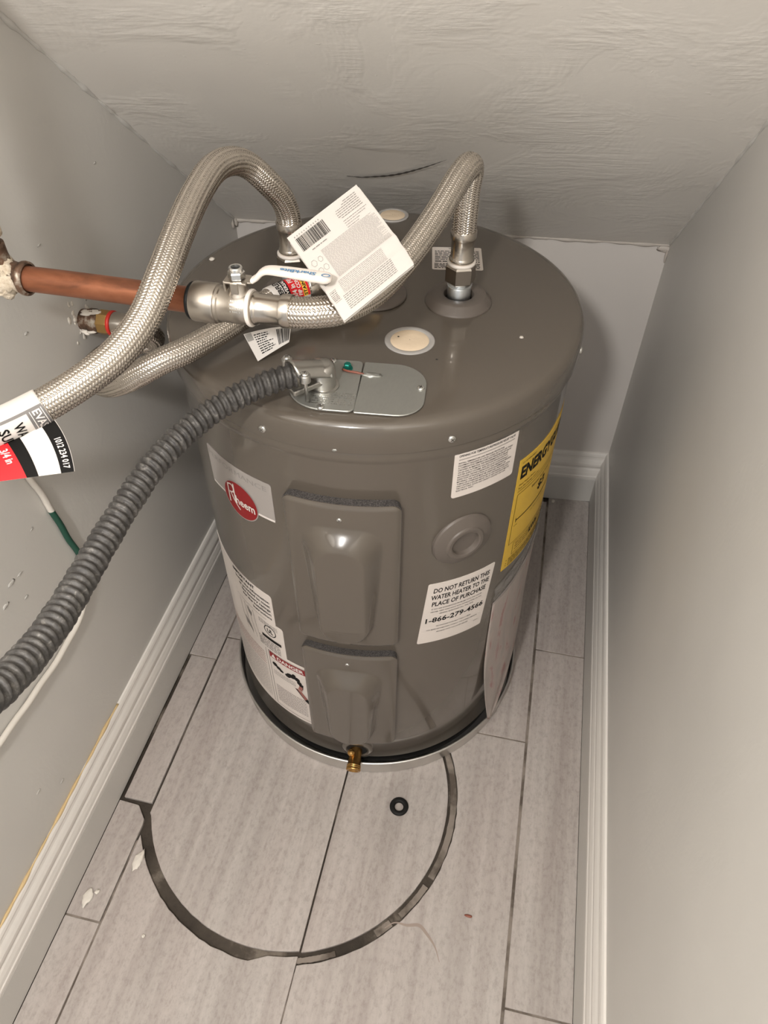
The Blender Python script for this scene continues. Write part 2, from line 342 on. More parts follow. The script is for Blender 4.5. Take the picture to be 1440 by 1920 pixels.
class Print:
    """collects flat print (letters, bars, rules) and maps it onto a sheet"""
    def __init__(s): s.v = []; s.f = []; s.n = 0
    def raw(s, v, f):
        v = np.asarray(v, float); s.v.append(v); s.f += [tuple(i + s.n for i in q) for q in f]; s.n += len(v)
    def text(s, t, x, y, cap, width=None, align='l', bold=0.0, rot=0.0, maxw=None):
        v, f = text2d(t, bold)
        if len(v) == 0: return
        v = v.copy(); v[:, 0] -= v[:, 0].min(); k = cap / 0.70; v = v * k
        w = v[:, 0].max()
        if width: v[:, 0] *= width / w; w = width
        elif maxw and w > maxw: v[:, 0] *= maxw / w; w = maxw
        if align == 'c': v[:, 0] -= w / 2
        if align == 'r': v[:, 0] -= w
        c, q = math.cos(rot), math.sin(rot); v = v @ np.array([[c, q], [-q, c]]); s.raw(v + [x, y], f)
    def rect(s, x0, x1, y0, y1, step=0.006, ystep=None):
        n = max(1, int(abs(x1 - x0) / step)); xs = np.linspace(x0, x1, n + 1); k = max(1, int(abs(y1 - y0) / ystep)) if ystep else 1
        v = [(x, y) for y in np.linspace(y0, y1, k + 1) for x in xs]; s.raw(v, [(j * (n + 1) + i, j * (n + 1) + i + 1, (j + 1) * (n + 1) + i + 1, (j + 1) * (n + 1) + i) for j in range(k) for i in range(n)])
    def frame(s, x0, x1, y0, y1, w):
        s.rect(x0, x1, y0, y0 + w); s.rect(x0, x1, y1 - w, y1); s.rect(x0, x0 + w, y0, y1); s.rect(x1 - w, x1, y0, y1)
    def ellipse(s, x, y, rx, ry, n=40, inner=None):
        a = np.linspace(0, 2 * PI, n, endpoint=False); o = np.stack([x + rx * np.cos(a), y + ry * np.sin(a)], 1)
        if inner is None: s.raw(np.vstack([[[x, y]], o]), [(0, 1 + i, 1 + (i + 1) % n) for i in range(n)])
        else:
            i_ = np.stack([x + (rx - inner) * np.cos(a), y + (ry - inner) * np.sin(a)], 1)
            s.raw(np.vstack([o, i_]), [(i, (i + 1) % n, n + (i + 1) % n, n + i) for i in range(n)])
    def poly(s, pts): s.raw(pts, [tuple(range(len(pts)))])
    def line(s, pts, w): s.raw(*strip_from_path(pts, w))
    def words(s, x0, x1, y, h, rnd, mean=0.006, fill=1.0):
        """an illegible line of small type: word-length dashes"""
        x = x0; end = x0 + (x1 - x0) * fill
        while x < end:
            w = min(mean * rnd.uniform(0.4, 1.6), end - x); s.rect(x, x + w, y, y + h, 0.004); x += w + mean * 0.22
    def barcode(s, x0, x1, y0, y1, rnd, n=34):
        u = (x1 - x0) / (n * 2.1); x = x0
        while x < x1:
            w = u * rnd.choice([0.6, 1, 1, 1.8, 2.4]); s.rect(x, min(x + w, x1), y0, y1); x += w + u * rnd.choice([0.7, 1, 1.5])
    def build(s, name, F, h, mat, parent, label=None):
        v = np.vstack(s.v); return add(name, (F(v[:, 0], v[:, 1], h), s.f), mat, parent, smooth=False, label=label)

# ------------------------------------------------------------------ the closet
XL, XR, YF = -0.4127, 0.4634, -1.62
DK, SL, HB = 0.0898, 0.8434, 0.6972
yb = lambda x: 0.5376 + DK * x
zc = lambda x, y: HB + SL * (yb(x) - y)
def extr_x(poly, x0, x1):
    n = len(poly); v = [(x0, y, z) for y, z in poly] + [(x1, y, z) for y, z in poly]
    return np.array(v), [tuple(range(n)), tuple(range(2 * n - 1, n - 1, -1))] + [(i, n + i, n + (i + 1) % n, (i + 1) % n) for i in range(n)]
def side_wall(x, out):
    y1 = yb(x)
    return extr_x([(YF, -0.03), (y1 + 0.0, -0.03), (y1, HB), (YF, zc(x, YF))], x, x + out)
add('wall_left', side_wall(XL, -0.1), 'wall', smooth=False, kind='structure', label='grey painted side wall behind the copper pipe')
add('wall_right', side_wall(XR, 0.1), 'wall', smooth=False, kind='structure', label='bright grey painted side wall without pipes')
v = [(XL - .1, yb(XL - .1), -.03), (XR + .1, yb(XR + .1), -.03), (XR + .1, yb(XR + .1) + .1, -.03), (XL - .1, yb(XL - .1) + .1, -.03)]
v = v + [(a, b, HB) for a, b, c in v]
BOXF = [(0, 3, 2, 1), (4, 5, 6, 7), (0, 1, 5, 4), (1, 2, 6, 5), (2, 3, 7, 6), (3, 0, 4, 7)]
wb = add('wall_back', (v, BOXF), 'back', smooth=False, kind='structure', label='low pale end wall behind the water heater')
XA, XB = XL - .1, XR + .1
v = [(XA, yb(XA) + .1, HB - .084), (XB, yb(XB) + .1, HB - .084), (XB, YF, zc(XB, YF)), (XA, YF, zc(XA, YF))]
v = v + [(a, b, c + .08) for a, b, c in v]
# ceiling as a finely divided sheet so plaster unevenness is real relief
nx, ny = 60, 120
xs = np.linspace(XA, XB, nx + 1); ts = np.linspace(0, 1, ny + 1); V = []
def wob(x, y): return 0.0016 * np.sin(9 * x + 4 * y) * np.sin(5 * y - 2 * x) + 0.0008 * np.sin(31 * y + 6 * x)
for t in ts:
    for x in xs:
        y = (1 - t) * (yb(x) + 0.0) + t * YF; V.append((x, y, zc(x, y) + (wob(x, y) if t > 0 else 0)))
F_ = [(j * (nx + 1) + i, j * (nx + 1) + i + 1, (j + 1) * (nx + 1) + i + 1, (j + 1) * (nx + 1) + i) for j in range(ny) for i in range(nx)]
nb = len(V); top = [(a, b, c + .08) for a, b, c in V]
F_ += [tuple(nb + k for k in q[::-1]) for q in F_]
ring = [i for i in range(nx + 1)] + [j * (nx + 1) + nx for j in range(1, ny + 1)] + [ny * (nx + 1) + i for i in range(nx - 1, -1, -1)] + [j * (nx + 1) for j in range(ny - 1, 0, -1)]
F_ += [(a, nb + a, nb + b, b) for a, b in zip(ring, ring[1:] + ring[:1])]
ceil = add('ceiling', (V + top, F_), 'ceil', kind='structure', label='sloping plaster ceiling under the stairs', angle=40)
# dark scuff on the slope, caulk along joints
pts = [(-0.1179, 0.3044), (-0.100, 0.3075), (-0.0826, 0.3071), (-0.0363, 0.2989), (0.0108, 0.2769), (0.0541, 0.2499)]
Q, g = smooth_path([(x, y, zc(x, y)) for x, y in pts], 0.004)
w = 0.0060 * np.sin(np.linspace(0.25, PI, len(Q))) * (1 + 0.35 * np.sin(np.arange(len(Q)) * 1.7)) + 0.0006
dn = np.array([0, -SL, -1.0]); dn /= np.linalg.norm(dn); up = np.array([0, -1, SL]); up /= np.linalg.norm(up)
a = Q + up * w[:, None] / 2 + dn * 0.0022; b = Q - up * w[:, None] / 2 + dn * 0.0022; k = len(Q)
add('scuff_mark', (np.vstack([a, b]), [(i, i + 1, k + i + 1, k + i) for i in range(k - 1)]), 'scuff', ceil)
def bead(name, pts, r, mat, parent, seed):
    rn = np.random.default_rng(seed); Q, g = smooth_path(pts, 0.006)
    ph = rn.uniform(0, 6, 4)
    d = lambda u, s: r * (0.35 * np.sin(s * 47 + ph[0]) + 0.3 * np.sin(s * 121 + ph[1]) + 0.35 * (np.sin(s * 260 + ph[2]) > 0.93))
    add(name, tube(None, r, 8, disp=d, path=(Q, g)), mat, parent)
bead('caulk_bead', [(x, yb(x) - 0.001, HB) for x in np.linspace(XL, XR, 12)], 0.0035, 'caulk', wb, 3)
wl_o = bpy.data.objects['wall_left']; wr_o = bpy.data.objects['wall_right']
bead('caulk_bead', [(XL + .0005, y, zc(XL, y) - 0.0005) for y in np.linspace(yb(XL), -0.5, 16)], 0.0028, 'wall', wl_o, 4)
bead('caulk_bead', [(XR - .0005, y, zc(XR, y) - 0.0005) for y in np.linspace(yb(XR), -0.5, 16)], 0.0026, 'wall', wr_o, 5)
# chipped plaster in the far corner and small flakes on walls
def lump(c, size, seed, n=10, squash=(1, 1, 1)):
    rn = np.random.default_rng(seed); v, f = [], []
    for i in range(n + 1):
        ph = PI * i / n
        for j in range(2 * n):
            th = PI * j / n; d = np.array([math.sin(ph) * math.cos(th), math.sin(ph) * math.sin(th), math.cos(ph)]); v.append(d)
    v = np.array(v); k = rn.normal(size=(6, 3)) * 3.2; p = rn.uniform(0, 6, 6)
    rr = 1 + 0.16 * sum(np.sin(v @ k[i] * (1 + i * 0.5) + p[i]) / (1 + 0.35 * i) for i in range(6))
    v = v * rr[:, None] * size * np.array(squash) + np.array(c)
    for i in range(n):
        for j in range(2 * n):
            j2 = (j + 1) % (2 * n); f.append((i * 2 * n + j, i * 2 * n + j2, (i + 1) * 2 * n + j2, (i + 1) * 2 * n + j))
    return v, f
add('chipped_plaster', join(lump((XR - .008, yb(XR) - .002, HB - .008), .010, 3, 8, (1.6, .3, .7)), lump((XR - .002, yb(XR) - .004, HB - .02), .008, 4, 8, (.3, .6, 1.6))), 'caulk', wb)
add('chipped_plaster', join(lump((XL + .003, yb(XL) - .006, HB - .004), .008, 6, 8, (.5, .8, 1.0)), lump((XL + .002, yb(XL) - .018, HB - .004), .006, 7, 8, (.4, 1, 1.6))), 'caulk', wl_o)
fl_ = []
for (y, z, s) in [(-.40, .588, .004), (-.381, .585, .003), (-.425, .57, .004), (-.39, .545, .0025), (-.54, .25, .003), (-.50, .20, .003), (-.33, .62, .002), (-.12, .93, .002), (.05, .97, .002), (-.2, .85, .0022), (-.09, .72, .002), (-.62, .4, .003), (-.3, .74, .003), (-.28, .70, .003)]:
    fl_.append(lump((XL + .0008, y, z), s, int(abs(y * 999 + z * 77)), 5, (.16, 1.7, .8)))
add('paint_flakes', join(*fl_), 'wall', wl_o)

# baseboards
PROF = [(0, 0), (.017, 0), (.017, .076), (.0162, .0785), (.0172, .0805), (.0172, .086), (.0158, .0885), (.0150, .096), (.0128, .105), (.0105, .109), (.0108, .113), (.0128, .1175), (.0128, .124), (.0105, .131), (.0078, .137), (.0068, .142), (.0072, .146), (.0058, .151), (.0035, .1548), (0, .1552)]
def baseboard(name, p0, p1, nrm, label, m0=0.0, m1=0.0):
    p0, p1, nrm = Vector(p0), Vector(p1), Vector(nrm).normalized(); d = (p1 - p0).normalized(); v = []
    for e, mi in ((p0, m0), (p1, m1)):
        for t, z in PROF: q = e + nrm * t + d * (mi * t); v.append((q.x, q.y, z + 0.0005))
    n = len(PROF); f = [(i, (i + 1) % n, n + (i + 1) % n, n + i) for i in range(n)] + [tuple(range(n - 1, -1, -1)), tuple(range(n, 2 * n))]
    o = add(name, (v, f), ['trim', 'wall'], smooth=False, kind='structure', label=label)
    o.data.polygons[1].material_index = 1; o.data.polygons[2].material_index = 1
    return o
bl = baseboard('baseboard_left', (XL, yb(XL), 0), (XL, YF, 0), (1, 0, 0), 'moulded white baseboard with yellowed caulk along the top', m0=1)
br = baseboard('baseboard_right', (XR, yb(XR), 0), (XR, YF, 0), (-1, 0, 0), 'moulded white baseboard along the bright wall', m0=1)
bb = baseboard('baseboard_back', (XL, yb(XL), 0), (XR, yb(XR), 0), (DK, -1, 0), 'short moulded white baseboard under the end wall', m0=1, m1=-1)
bead('yellowed_caulk', [(XL + .002, y, .1562 + .0008 * math.sin(y * 60)) for y in np.linspace(-.33, -1.0, 14)], 0.0021, 'stain', bl, 9)

# floor: mortar bed plus individual tile planks, one round cut-out
floor = add('floor', box(XL - .1, XR + .1, YF, yb(XR) + .1, -.06, -.007), 'mortar', smooth=False, kind='structure', label='grey wood-look plank tile floor with a round saw cut')
CX, CY, RI, RO = -0.072, -0.342, 0.279, 0.2968
def arc(R, xa, xb, n=26, jag=0.0):
    xs = np.linspace(xa, xb, n); rn = np.random.default_rng(int(R * 1e4))
    return [(x, CY - math.sqrt(max(R * R - (x - CX) ** 2, 0)) + (rn.uniform(-jag, jag) if 0 < i < n - 1 else 0)) for i, x in enumerate(xs)]
def arc_ang(R, a0, a1, n=30, jag=0.0):
    rn = np.random.default_rng(int(R * 1e4) + 1)
    return [(CX + (R + rn.uniform(-jag, jag)) * math.cos(math.radians(a)), CY + (R + rn.uniform(-jag, jag)) * math.sin(math.radians(a))) for a in np.linspace(a0, a1, n)]
XEL, X1, X2, X3, XER = XL + .0175, -.331, .0075, .3395, XR - .0175
G = 0.0016; G3 = 0.0025
def plank(poly, z=0.0):
    add('plank', bevelled(prism(poly, z - .0068, z), .0007), 'plank', floor, smooth=False)
def rect(x0, x1, y0, y1): return [(x0, y0), (x1, y0), (x1, y1), (x0, y1)]
# column beside the left baseboard
plank(rect(XEL + .0003, X1 - G, -.1085, .50)); plank(rect(XEL + .006, X1 - G - .001, -.432, -.111))
plank([(XEL + .0003, -.637), (X1 - G - .001, -.637), (X1 - G - .001, -.472), (-.3355, -.4625), (-.356, -.4408), (XEL + .0003, -.439)]); plank(rect(XEL + .0003, X1 - G, -1.3, -.640)); plank(rect(XEL + .0003, X1 - G, YF, -1.303))
# second column
plank(rect(X1 + G, X2 - G, -.0485, .515)); 
plank([(X1 + G, -.0515)] + [(X1 + G, CY - math.sqrt(RI ** 2 - (X1 + G - CX) ** 2))] + arc(RI - .002, X1 + .006, X2 - G, 30, .0004) + [(X2 - G, -.0515)], -.0004)
plank([(X1 + G, -.85), (X2 - G, -.85)] + arc(.2845, X2 - G, CX + .03, 6, .0005) + arc(RO, CX, X1 + G, 24, .0009)); plank(rect(X1 + G, X2 - G, YF, -.853))
# third column
plank(rect(X2 + G, X3 - G3, -.1585, .535))
plank([(X2 + G, CY - math.sqrt(RI ** 2 - (X2 + G - CX) ** 2))] + [p for p in arc_ang(RI, -72, 38, 34, .0003) if p[0] > X2 + .004] + [(X2 + G, CY + .18)], -.0004)
plank([(X2 + G, -.84), (X3 - G3, -.84), (X3 - G3, -.1615), (CX + math.sqrt(RO ** 2 - (.1615 + CY) ** 2), -.1615)] + [p for p in arc_ang(RO, 36, -74.5, 44, .0009)][::1][1:])
plank(rect(X2 + G, X3 - G3, YF, -.843))
# column beside the right baseboard
for y0, y1 in ((.0665, .56), (-.6135, .0635), (-1.29, -.6165), (YF, -1.293)): plank(rect(X3 + G3, XER + .0002, y0, y1))
# grout ribbons in the joints outside the cut
gr = []
for x, y0, y1 in ((X3, YF, .54), (X2, YF, -.64), (X1, YF, -.50), (X2, .0, .52), (X1, -.05, .5)): gr.append(box(x - (G3 if x == X3 else G) * .98, x + (G3 if x == X3 else G) * .98, y0, y1, -.0068, -.0012 if x == X3 else -.0022))
for x0, x1, y in ((XEL + .0003, X1 - G, -.6385), (XEL + .0003, X1 - G, -.1098), (X1, X2, -.05), (X2, X3, -.16), (X3, XER + .0002, .065), (X3, XER + .0002, -.615)): gr.append(box(x0, x1, y - .00148, y + .00148, -.0068, -.0016))
add('grout_lines', join(*gr), 'grout', floor, smooth=False)
Qs, gs_ = smooth_path([(.135, -.545, 0), (.1496, -.5334, 0), (.170, -.533, 0), (.1896, -.5288, 0), (.203, -.537, 0), (.2209, -.5543, 0), (.232, -.575, 0)], .003)
vs, fs = strip_from_path(Qs[:, :2], .0012 + .0042 * np.sin(np.linspace(0, PI, len(Qs))) ** 2)
add('brown_smear', (np.c_[vs, np.full(len(vs), .00025)], fs), 'smear', floor)
# mortar left standing in the ring on the right
def ring_piece(r0, r1, a0, a1, zt, jag=0.0006):
    o = arc_ang(r1, a0, a1, 24, jag); i_ = arc_ang(r0, a1, a0, 24, jag); return prism(o + i_, -.0069, zt)
add('mortar_ring', join(ring_piece(.284, .2952, -22, 26, -.0025), ring_piece(.2845, .2945, -38, -25, -.004), ring_piece(.2832, .2948, -48, -42, -.0015), ring_piece(.2862, .2942, -75, -62, -.003)), 'grout', floor, smooth=False)

# ------------------------------------------------------------------ drain pan
pan = thing('drain_pan', (0, 0, 0.0), 'round shallow aluminium drain pan under the water heater', 'drain pan')
add('pan_base', lathe([(0.001, .0006), (.286, .0006), (.2905, .002), (.2905, .003), (.286, .0022), (.001, .0022)], 96), 'pan', pan)
n = 192; zs = [.002, .008, .014, .020, .026, .032, .038]; V, F_ = [], []
for r in (.2905, .2912):
    for z in zs:
        for j in range(n): a = 2 * PI * j / n; V.append((r * math.sin(a), -r * math.cos(a), z))
HA, HZ = math.radians(-45), .018
for k in range(2):
    for i in range(len(zs) - 1):
        for j in range(n):
            a = 2 * PI * (j + .5) / n; a = (a + PI) % (2 * PI) - PI; zz = (zs[i] + zs[i + 1]) / 2
            if ((a - HA) * .29 / .013) ** 2 + ((zz - HZ) / .011) ** 2 < 1: continue
            q = (i * n + j, i * n + (j + 1) % n, (i + 1) * n + (j + 1) % n, (i + 1) * n + j); F_.append(tuple(x + k * n * len(zs) for x in q))
add('pan_wall', (V, F_), 'pan', pan)
add('rolled_rim', lathe([(.2925 + .0028 * math.cos(t), .0388 + .0028 * math.sin(t)) for t in np.linspace(0, 2 * PI, 13)], 128), 'pan', pan)

# ------------------------------------------------------------------ water heater
ZT = 0.8443; RJ = 0.2795
wh = thing('water_heater', (0, 0, .003), 'squat taupe-grey cylindrical electric water heater standing in a metal pan', 'water heater')
add('jacket', lathe([(.2700, .0400), (.2772, .0392), (.2785, .0400), (RJ, .0430), (RJ, .30), (RJ, .60), (RJ, .780), (.2806, .784), (.2822, .788), (.2827, .793), (.2820, .798), (.2812, .808)], 160), 'tank', wh, angle=50)
add('gap_shade_ring', lathe([(.05, .0035), (.2705, .0035), (.2725, .006), (.2725, .0415), (.268, .0425)], 128), 'rubber', wh, label='added black ring standing in for shade in the pan gap')  # added ring, its black paints the shade between jacket foot and pan
cap = add('top_cap', lathe([(.2808, .806), (.2822, .8026), (.2860, .8028), (.2866, .8045), (.2862, .832), (.2850, .8372), (.2815, .8415), (.277, .8436), (.270, ZT), (.15, ZT), (.001, ZT)], 160), 'tank', wh, angle=50)

def screw_vf(r=.0042, hgt=.0024):
    d = lathe([(r, -.001), (r, hgt * .35), (r * .88, hgt * .75), (r * .55, hgt), (r * .02, hgt * 1.05)], 18)
    c = join(box(-r * .55, r * .55, -r * .11, r * .11, hgt * .9, hgt * 1.12), box(-r * .11, r * .11, -r * .55, r * .55, hgt * .9, hgt * 1.12)); return d, c
def screw(parent, base, nrm, r=.0042, roll=.5, mat='screw', name='screw'):
    d, c = screw_vf(r, r * .6); mtx = axis_m(base, nrm, roll); o = add(name, xf(d, mtx), mat, parent); add('cross_slot', xf(c, mtx), 'scuff', o, smooth=False); return o
def on(r, ang, z): a = math.radians(ang); return (r * math.sin(a), -r * math.cos(a), z)
def nr(ang): a = math.radians(ang); return (math.sin(a), -math.cos(a), 0)
for ang in (-60, -14.9, 30.5, 84.5, 130, 175, -105): screw(wh, on(.2860, ang, .8150), nr(ang), .0050, ang)
add('paint_speck', lump(on(.2856, 3, .806), .003, 12, 5, (1.4, .6, .7)), 'plate', wh)

# access covers with foam gaskets
def sm(e0, e1, x): t = np.clip((x - e0) / (e1 - e0), 0, 1); return t * t * (3 - 2 * t)
def cover(z0, z1, screws, label, emb=True):
    ac, hw = 3.75, .0742; zc_ = (z0 + z1) / 2; hh = (z1 - z0) / 2; F = cyl_sheet(ac, zc_, RJ)
    def hf(X, Y):
        edge = np.minimum(hw - np.abs(X), hh - np.abs(Y)); base = .0112 + .0030 * sm(0, .006, edge)
        ty, by = hh - .040, -hh + .026
        def stad(cw, top, bot):
            yc0, yc1 = bot + cw, top - cw; dy = np.where(Y > yc1, Y - yc1, np.where(Y < yc0, yc0 - Y, 0)); return np.sqrt(X ** 2 + dy ** 2) - cw
        tt = np.clip((Y - by) / (ty - by), 0, 1); Xs = X * .054 / (.037 + .017 * tt ** .8); ym, hb_, rc = (ty + by) / 2, (ty - by) / 2, .034
        ax_, ay_ = np.abs(Xs) - (.054 - rc), np.abs(Y - ym) - (hb_ - rc)
        d_out = -(np.hypot(np.maximum(ax_, 0), np.maximum(ay_, 0)) + np.minimum(np.maximum(ax_, ay_), 0) - rc)
        d_in = np.maximum(stad(.0285, ty - .024, by + .008), 0); d_o = np.maximum(d_out, 0)
        q = np.where(d_out <= 0, 1.0, d_in / (d_in + d_o + 1e-9))
        h = .0205 * (1 - (.5 * q + .5 * sm(0, 1, q)))
        return base + np.where(d_out <= 0, 0, h)
    o = add('access_cover', sheet(F, 2 * hw, 2 * hh, .012, 90, 170, .0098, hf=hf), 'tank', wh, angle=45, label=label)
    add('gasket', sheet(F, 2 * hw + .001, 2 * hh + .003, .013, 24, 6, -.0008, .0104), 'foamg', o, smooth=False, label='dark speckled foam gasket')
    for z in screws:
        h = float(hf(np.array([[0.]]), np.array([[z - zc_]]))[0, 0]); screw(o, on(RJ + h - .0004, 3.6, z), nr(3.6), .0036, .4)
    return o, F, hf, zc_
c1_, F1, hf1, zc1 = cover(.424, .722, (.698, .437), 'upper element cover pressed with a rounded bulge')
c2_, F2, hf2, zc2 = cover(.116, .394, (.372, .128), 'lower element cover pressed with a rounded bulge')
# raised moulded marks low on the upper bulge
rn = random.Random(5); P = Print()
for r in range(7): P.words(-.020, .024, -.088 - r * .0052, .0014, rn, .004)
v = np.vstack(P.v); hv = hf1(v[:, 0], v[:, 1]) + .0003; add('moulded_marks', (F1(v[:, 0], v[:, 1], hv), P.f), 'tank', c1_, smooth=False)

# relief-valve plug in the side
def radial(prof, ang, z, n=56, r0=RJ): return xf(lathe(prof, n), axis_m(on(r0, ang, z), nr(ang)))
pg = add('relief_opening_plug', radial([(.0455, -.006), (.0450, .0005), (.0435, .003), (.0400, .0046), (.029, .0085), (.0278, .0105), (.0262, .0112), (.0222, .0112), (.0205, .0098), (.0190, .0045), (.012, .0035), (.0005, .0035)], 37.3, .624), 'plastic', wh, label='round plastic plug with a dished centre', angle=22)
# drain valve
add('drain_opening', radial([(.030, -.003), (.0295, .0012), (.024, .0022), (.0195, .0020), (.0190, -.002)], 5.0, .067, 40), 'tank', wh)
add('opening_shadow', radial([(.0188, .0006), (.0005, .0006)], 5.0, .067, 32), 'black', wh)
dv = add('drain_valve', xf(lathe([(.0115, -.004), (.0115, .016), (.0122, .018), (.0122, .030), (.0132, .031), (.0132, .0325), (.0126, .0332), (.0134, .034), (.0134, .0355), (.0127, .0362), (.0135, .037), (.0135, .040), (.0128, .0412), (.0092, .0412), (.0086, .034), (.0005, .034)], 36), axis_m(on(RJ - .002, 4.6, .066), (nr(4.6)[0], nr(4.6)[1], -.22))), 'bronze', wh, label='golden brass drain valve')
add('valve_stem', xf(join(lathe([(.0066, -.004), (.0066, .004), (.0056, .0062), (.0005, .0066)], 24), box(-.0045, .0045, -.0008, .0008, .0058, .0074)), axis_m(on(RJ + .012, 3.2, .0745), (-.02, -.45, .9))), 'bronze', dv)

# pipe collars, nipples and foam plugs on the lid
R_P, L_P, C_P = (.113, .012), (-.113, -.013), (-.003, .002)
def at2(vf, xy, z=0): return xf(vf, Matrix.Translation((xy[0], xy[1], z)))
COLLAR = lathe([(.0460, ZT - .001), (.0460, ZT + .0012), (.0450, ZT + .0022), (.0372, ZT + .0108), (.0362, ZT + .0116), (.0212, ZT + .0116), (.0205, ZT + .0108), (.0203, ZT + .0004)], 56)
VOID = lathe([(.0203, ZT + .0007), (.0005, ZT + .0007)], 32)
for xy in (R_P, L_P):
    c = add('pipe_collar', at2(COLLAR, xy), 'plastic', wh); add('collar_hole', at2(VOID, xy), 'black', c)
    nip = [(.0160, ZT)] + [(.0160, .868)] + [(.0160 + (.0009 if i % 2 else -.0004), .8685 + i * .0011) for i in range(14)] + [(.0150, .888), (.010, .888)]
    add('nipple', at2(lathe(nip, 40), xy), 'galv', wh, angle=60)
c = add('pipe_collar', at2(lathe([(.0450, ZT + .0012), (.0450, ZT + .0034), (.0440, ZT + .0042), (.0160, ZT + .0046), (.0155, ZT + .001)], 56), C_P), 'plastic', wh)
add('collar_hole', at2(lathe([(.0158, ZT + .0014), (.0005, ZT + .0014)], 28), C_P), 'black', c)
add('port_elbow', tube([(C_P[0], C_P[1], ZT + .002), (C_P[0], C_P[1], .868), (-.008, -.004, .882), (-.024, -.019, .8855), (-.040, -.034, .8855)], .0132, 28, .003), 'brass', wh, label='brass elbow on the centre port')
for xy, r in (((.067, -.101), .0322), ((-.0305, .2585), .0262)):
    k = r / .0322
    o = add('foam_plug', at2(lathe([(r, ZT + .0003), (r, ZT + .0012), (r * .97, ZT + .0018), (r * .80, ZT + .0018), (r * .77, ZT + .0010)], 56), xy), 'clearplastic', wh, label='milky plastic ring filled with cream foam')
    add('foam_fill', at2(lathe([(r * .775, ZT + .0009), (r * .70, ZT + .0019), (r * .3, ZT + .0022), (.0005, ZT + .0021)], 48), xy), 'foam', o)
add('pinhole', at2(lathe([(.0013, ZT + .0024), (.0002, ZT + .0024)], 12), (.0515, -.0975)), 'black', wh); add('pinhole', at2(lathe([(.0014, ZT + .0002), (.0002, ZT + .0002)], 12), (.1075, -.1345)), 'black', wh)

# wiring cover plates on the lid
TH = math.radians(5.5); pc = np.array([.0262, -.2135])
def pl(x, y): c, s = math.cos(TH), math.sin(TH); return (pc[0] + c * x - s * y, pc[1] + s * x + c * y)
def rr_corner(cx, cy, r, a0, a1, n=10): return [(cx + r * math.cos(math.radians(a)), cy + r * math.sin(math.radians(a))) for a in np.linspace(a0, a1, n)]
hw_, hh_ = .0805, .0505
Lp = rr_corner(-hw_ + .046, -hh_ + .046, .046, 180, 270, 12) + rr_corner(-.0060, -hh_ + .008, .008, 270, 360, 6) + rr_corner(-.0060, hh_ - .006, .006, 0, 90, 5) + rr_corner(-hw_ + .044, hh_ - .044, .044, 90, 180, 12)
Rp = rr_corner(.0032, -hh_ + .0015, .0015, 180, 270, 3) + rr_corner(hw_ - .032, -hh_ + .032, .032, 270, 360, 10) + rr_corner(hw_ - .040, hh_ - .040, .040, 0, 90, 12) + rr_corner(.0032, hh_ - .0015, .0015, 90, 180, 3)
plo = add('junction_plate', bevelled(prism([pl(*q) for q in Lp], ZT + .0012, ZT + .0036), .0007), 'plate', wh, smooth=False, label='small zinc plate holding the conduit connector')
pro = add('junction_plate', bevelled(prism([pl(*q) for q in Rp], ZT + .0010, ZT + .0030), .0007), 'plate', wh, smooth=False, label='larger zinc wiring cover plate')
screw(plo, (*pl(-.036, -.0465), ZT + .0034), (0, 0, 1), .0046, .3); screw(plo, (*pl(-.037, .0465), ZT + .0034), (0, 0, 1), .0046, .9); screw(pro, (*pl(.074, .004), ZT + .0028), (0, 0, 1), .0046, 1.2)
gs = add('ground_screw', at2(join(lathe([(.0062, ZT + .003), (.0062, ZT + .0045), (.0046, ZT + .0046)], 24), lathe([(.0046, ZT + .0045), (.0046, ZT + .0098), (.0038, ZT + .0108), (.0005, ZT + .0108)], 6)), pl(-.017, .033)), 'green', plo, smooth=False, label='green hex grounding screw')
add('ground_wire_end', tube([(*pl(-.0225, .029), ZT + .0048), (*pl(-.016, .0258), ZT + .005), (*pl(-.004, .0243), ZT + .0046), (*pl(.004, .0235), ZT + .0034)], .0014, 8, .002), 'redwire', plo)
add('wire_channel', xf(lump((0, 0, 0), .0125, 8, 8, (1.0, .34, .24)), Matrix.Translation((*pl(.013, .0225), ZT + .003)) @ Matrix.Rotation(TH - .05, 4, 'Z')), 'plate', pro)
rn = random.Random(3); P = Print(); 
for r in range(6):
    for q in range(26):
        if rn.random() < .75: P.rect(-.050 + q * .0019 + (r * .0005), -.050 + q * .0019 + .0010 + r * .0005, -.040 + r * .0042, -.0382 + r * .0042)
def Ftop(zt):
    def F(x, y, h):
        x, y, h = np.broadcast_arrays(*(np.asarray(q, float) for q in (x, y, h))); c, s = math.cos(TH), math.sin(TH)
        return np.stack([pc[0] + c * x - s * y, pc[1] + s * x + c * y, zt + h], -1)
    return F
P.build('stamped_marks', Ftop(ZT + .0036), .0003, 'screw', plo)

# ---- stickers
def D(a): return math.radians(a) * RJ
def sticker(name, a0, a1, z0, z1, mat, label, corner=.003, tilt=0.0, nx=24):
    F = cyl_sheet((a0 + a1) / 2, (z0 + z1) / 2, RJ, tilt); w, h = D(a1 - a0), z1 - z0
    o = add(name, sheet(F, w, h, corner, nx, 4), mat, wh, label=label, angle=50); return o, F, w, h
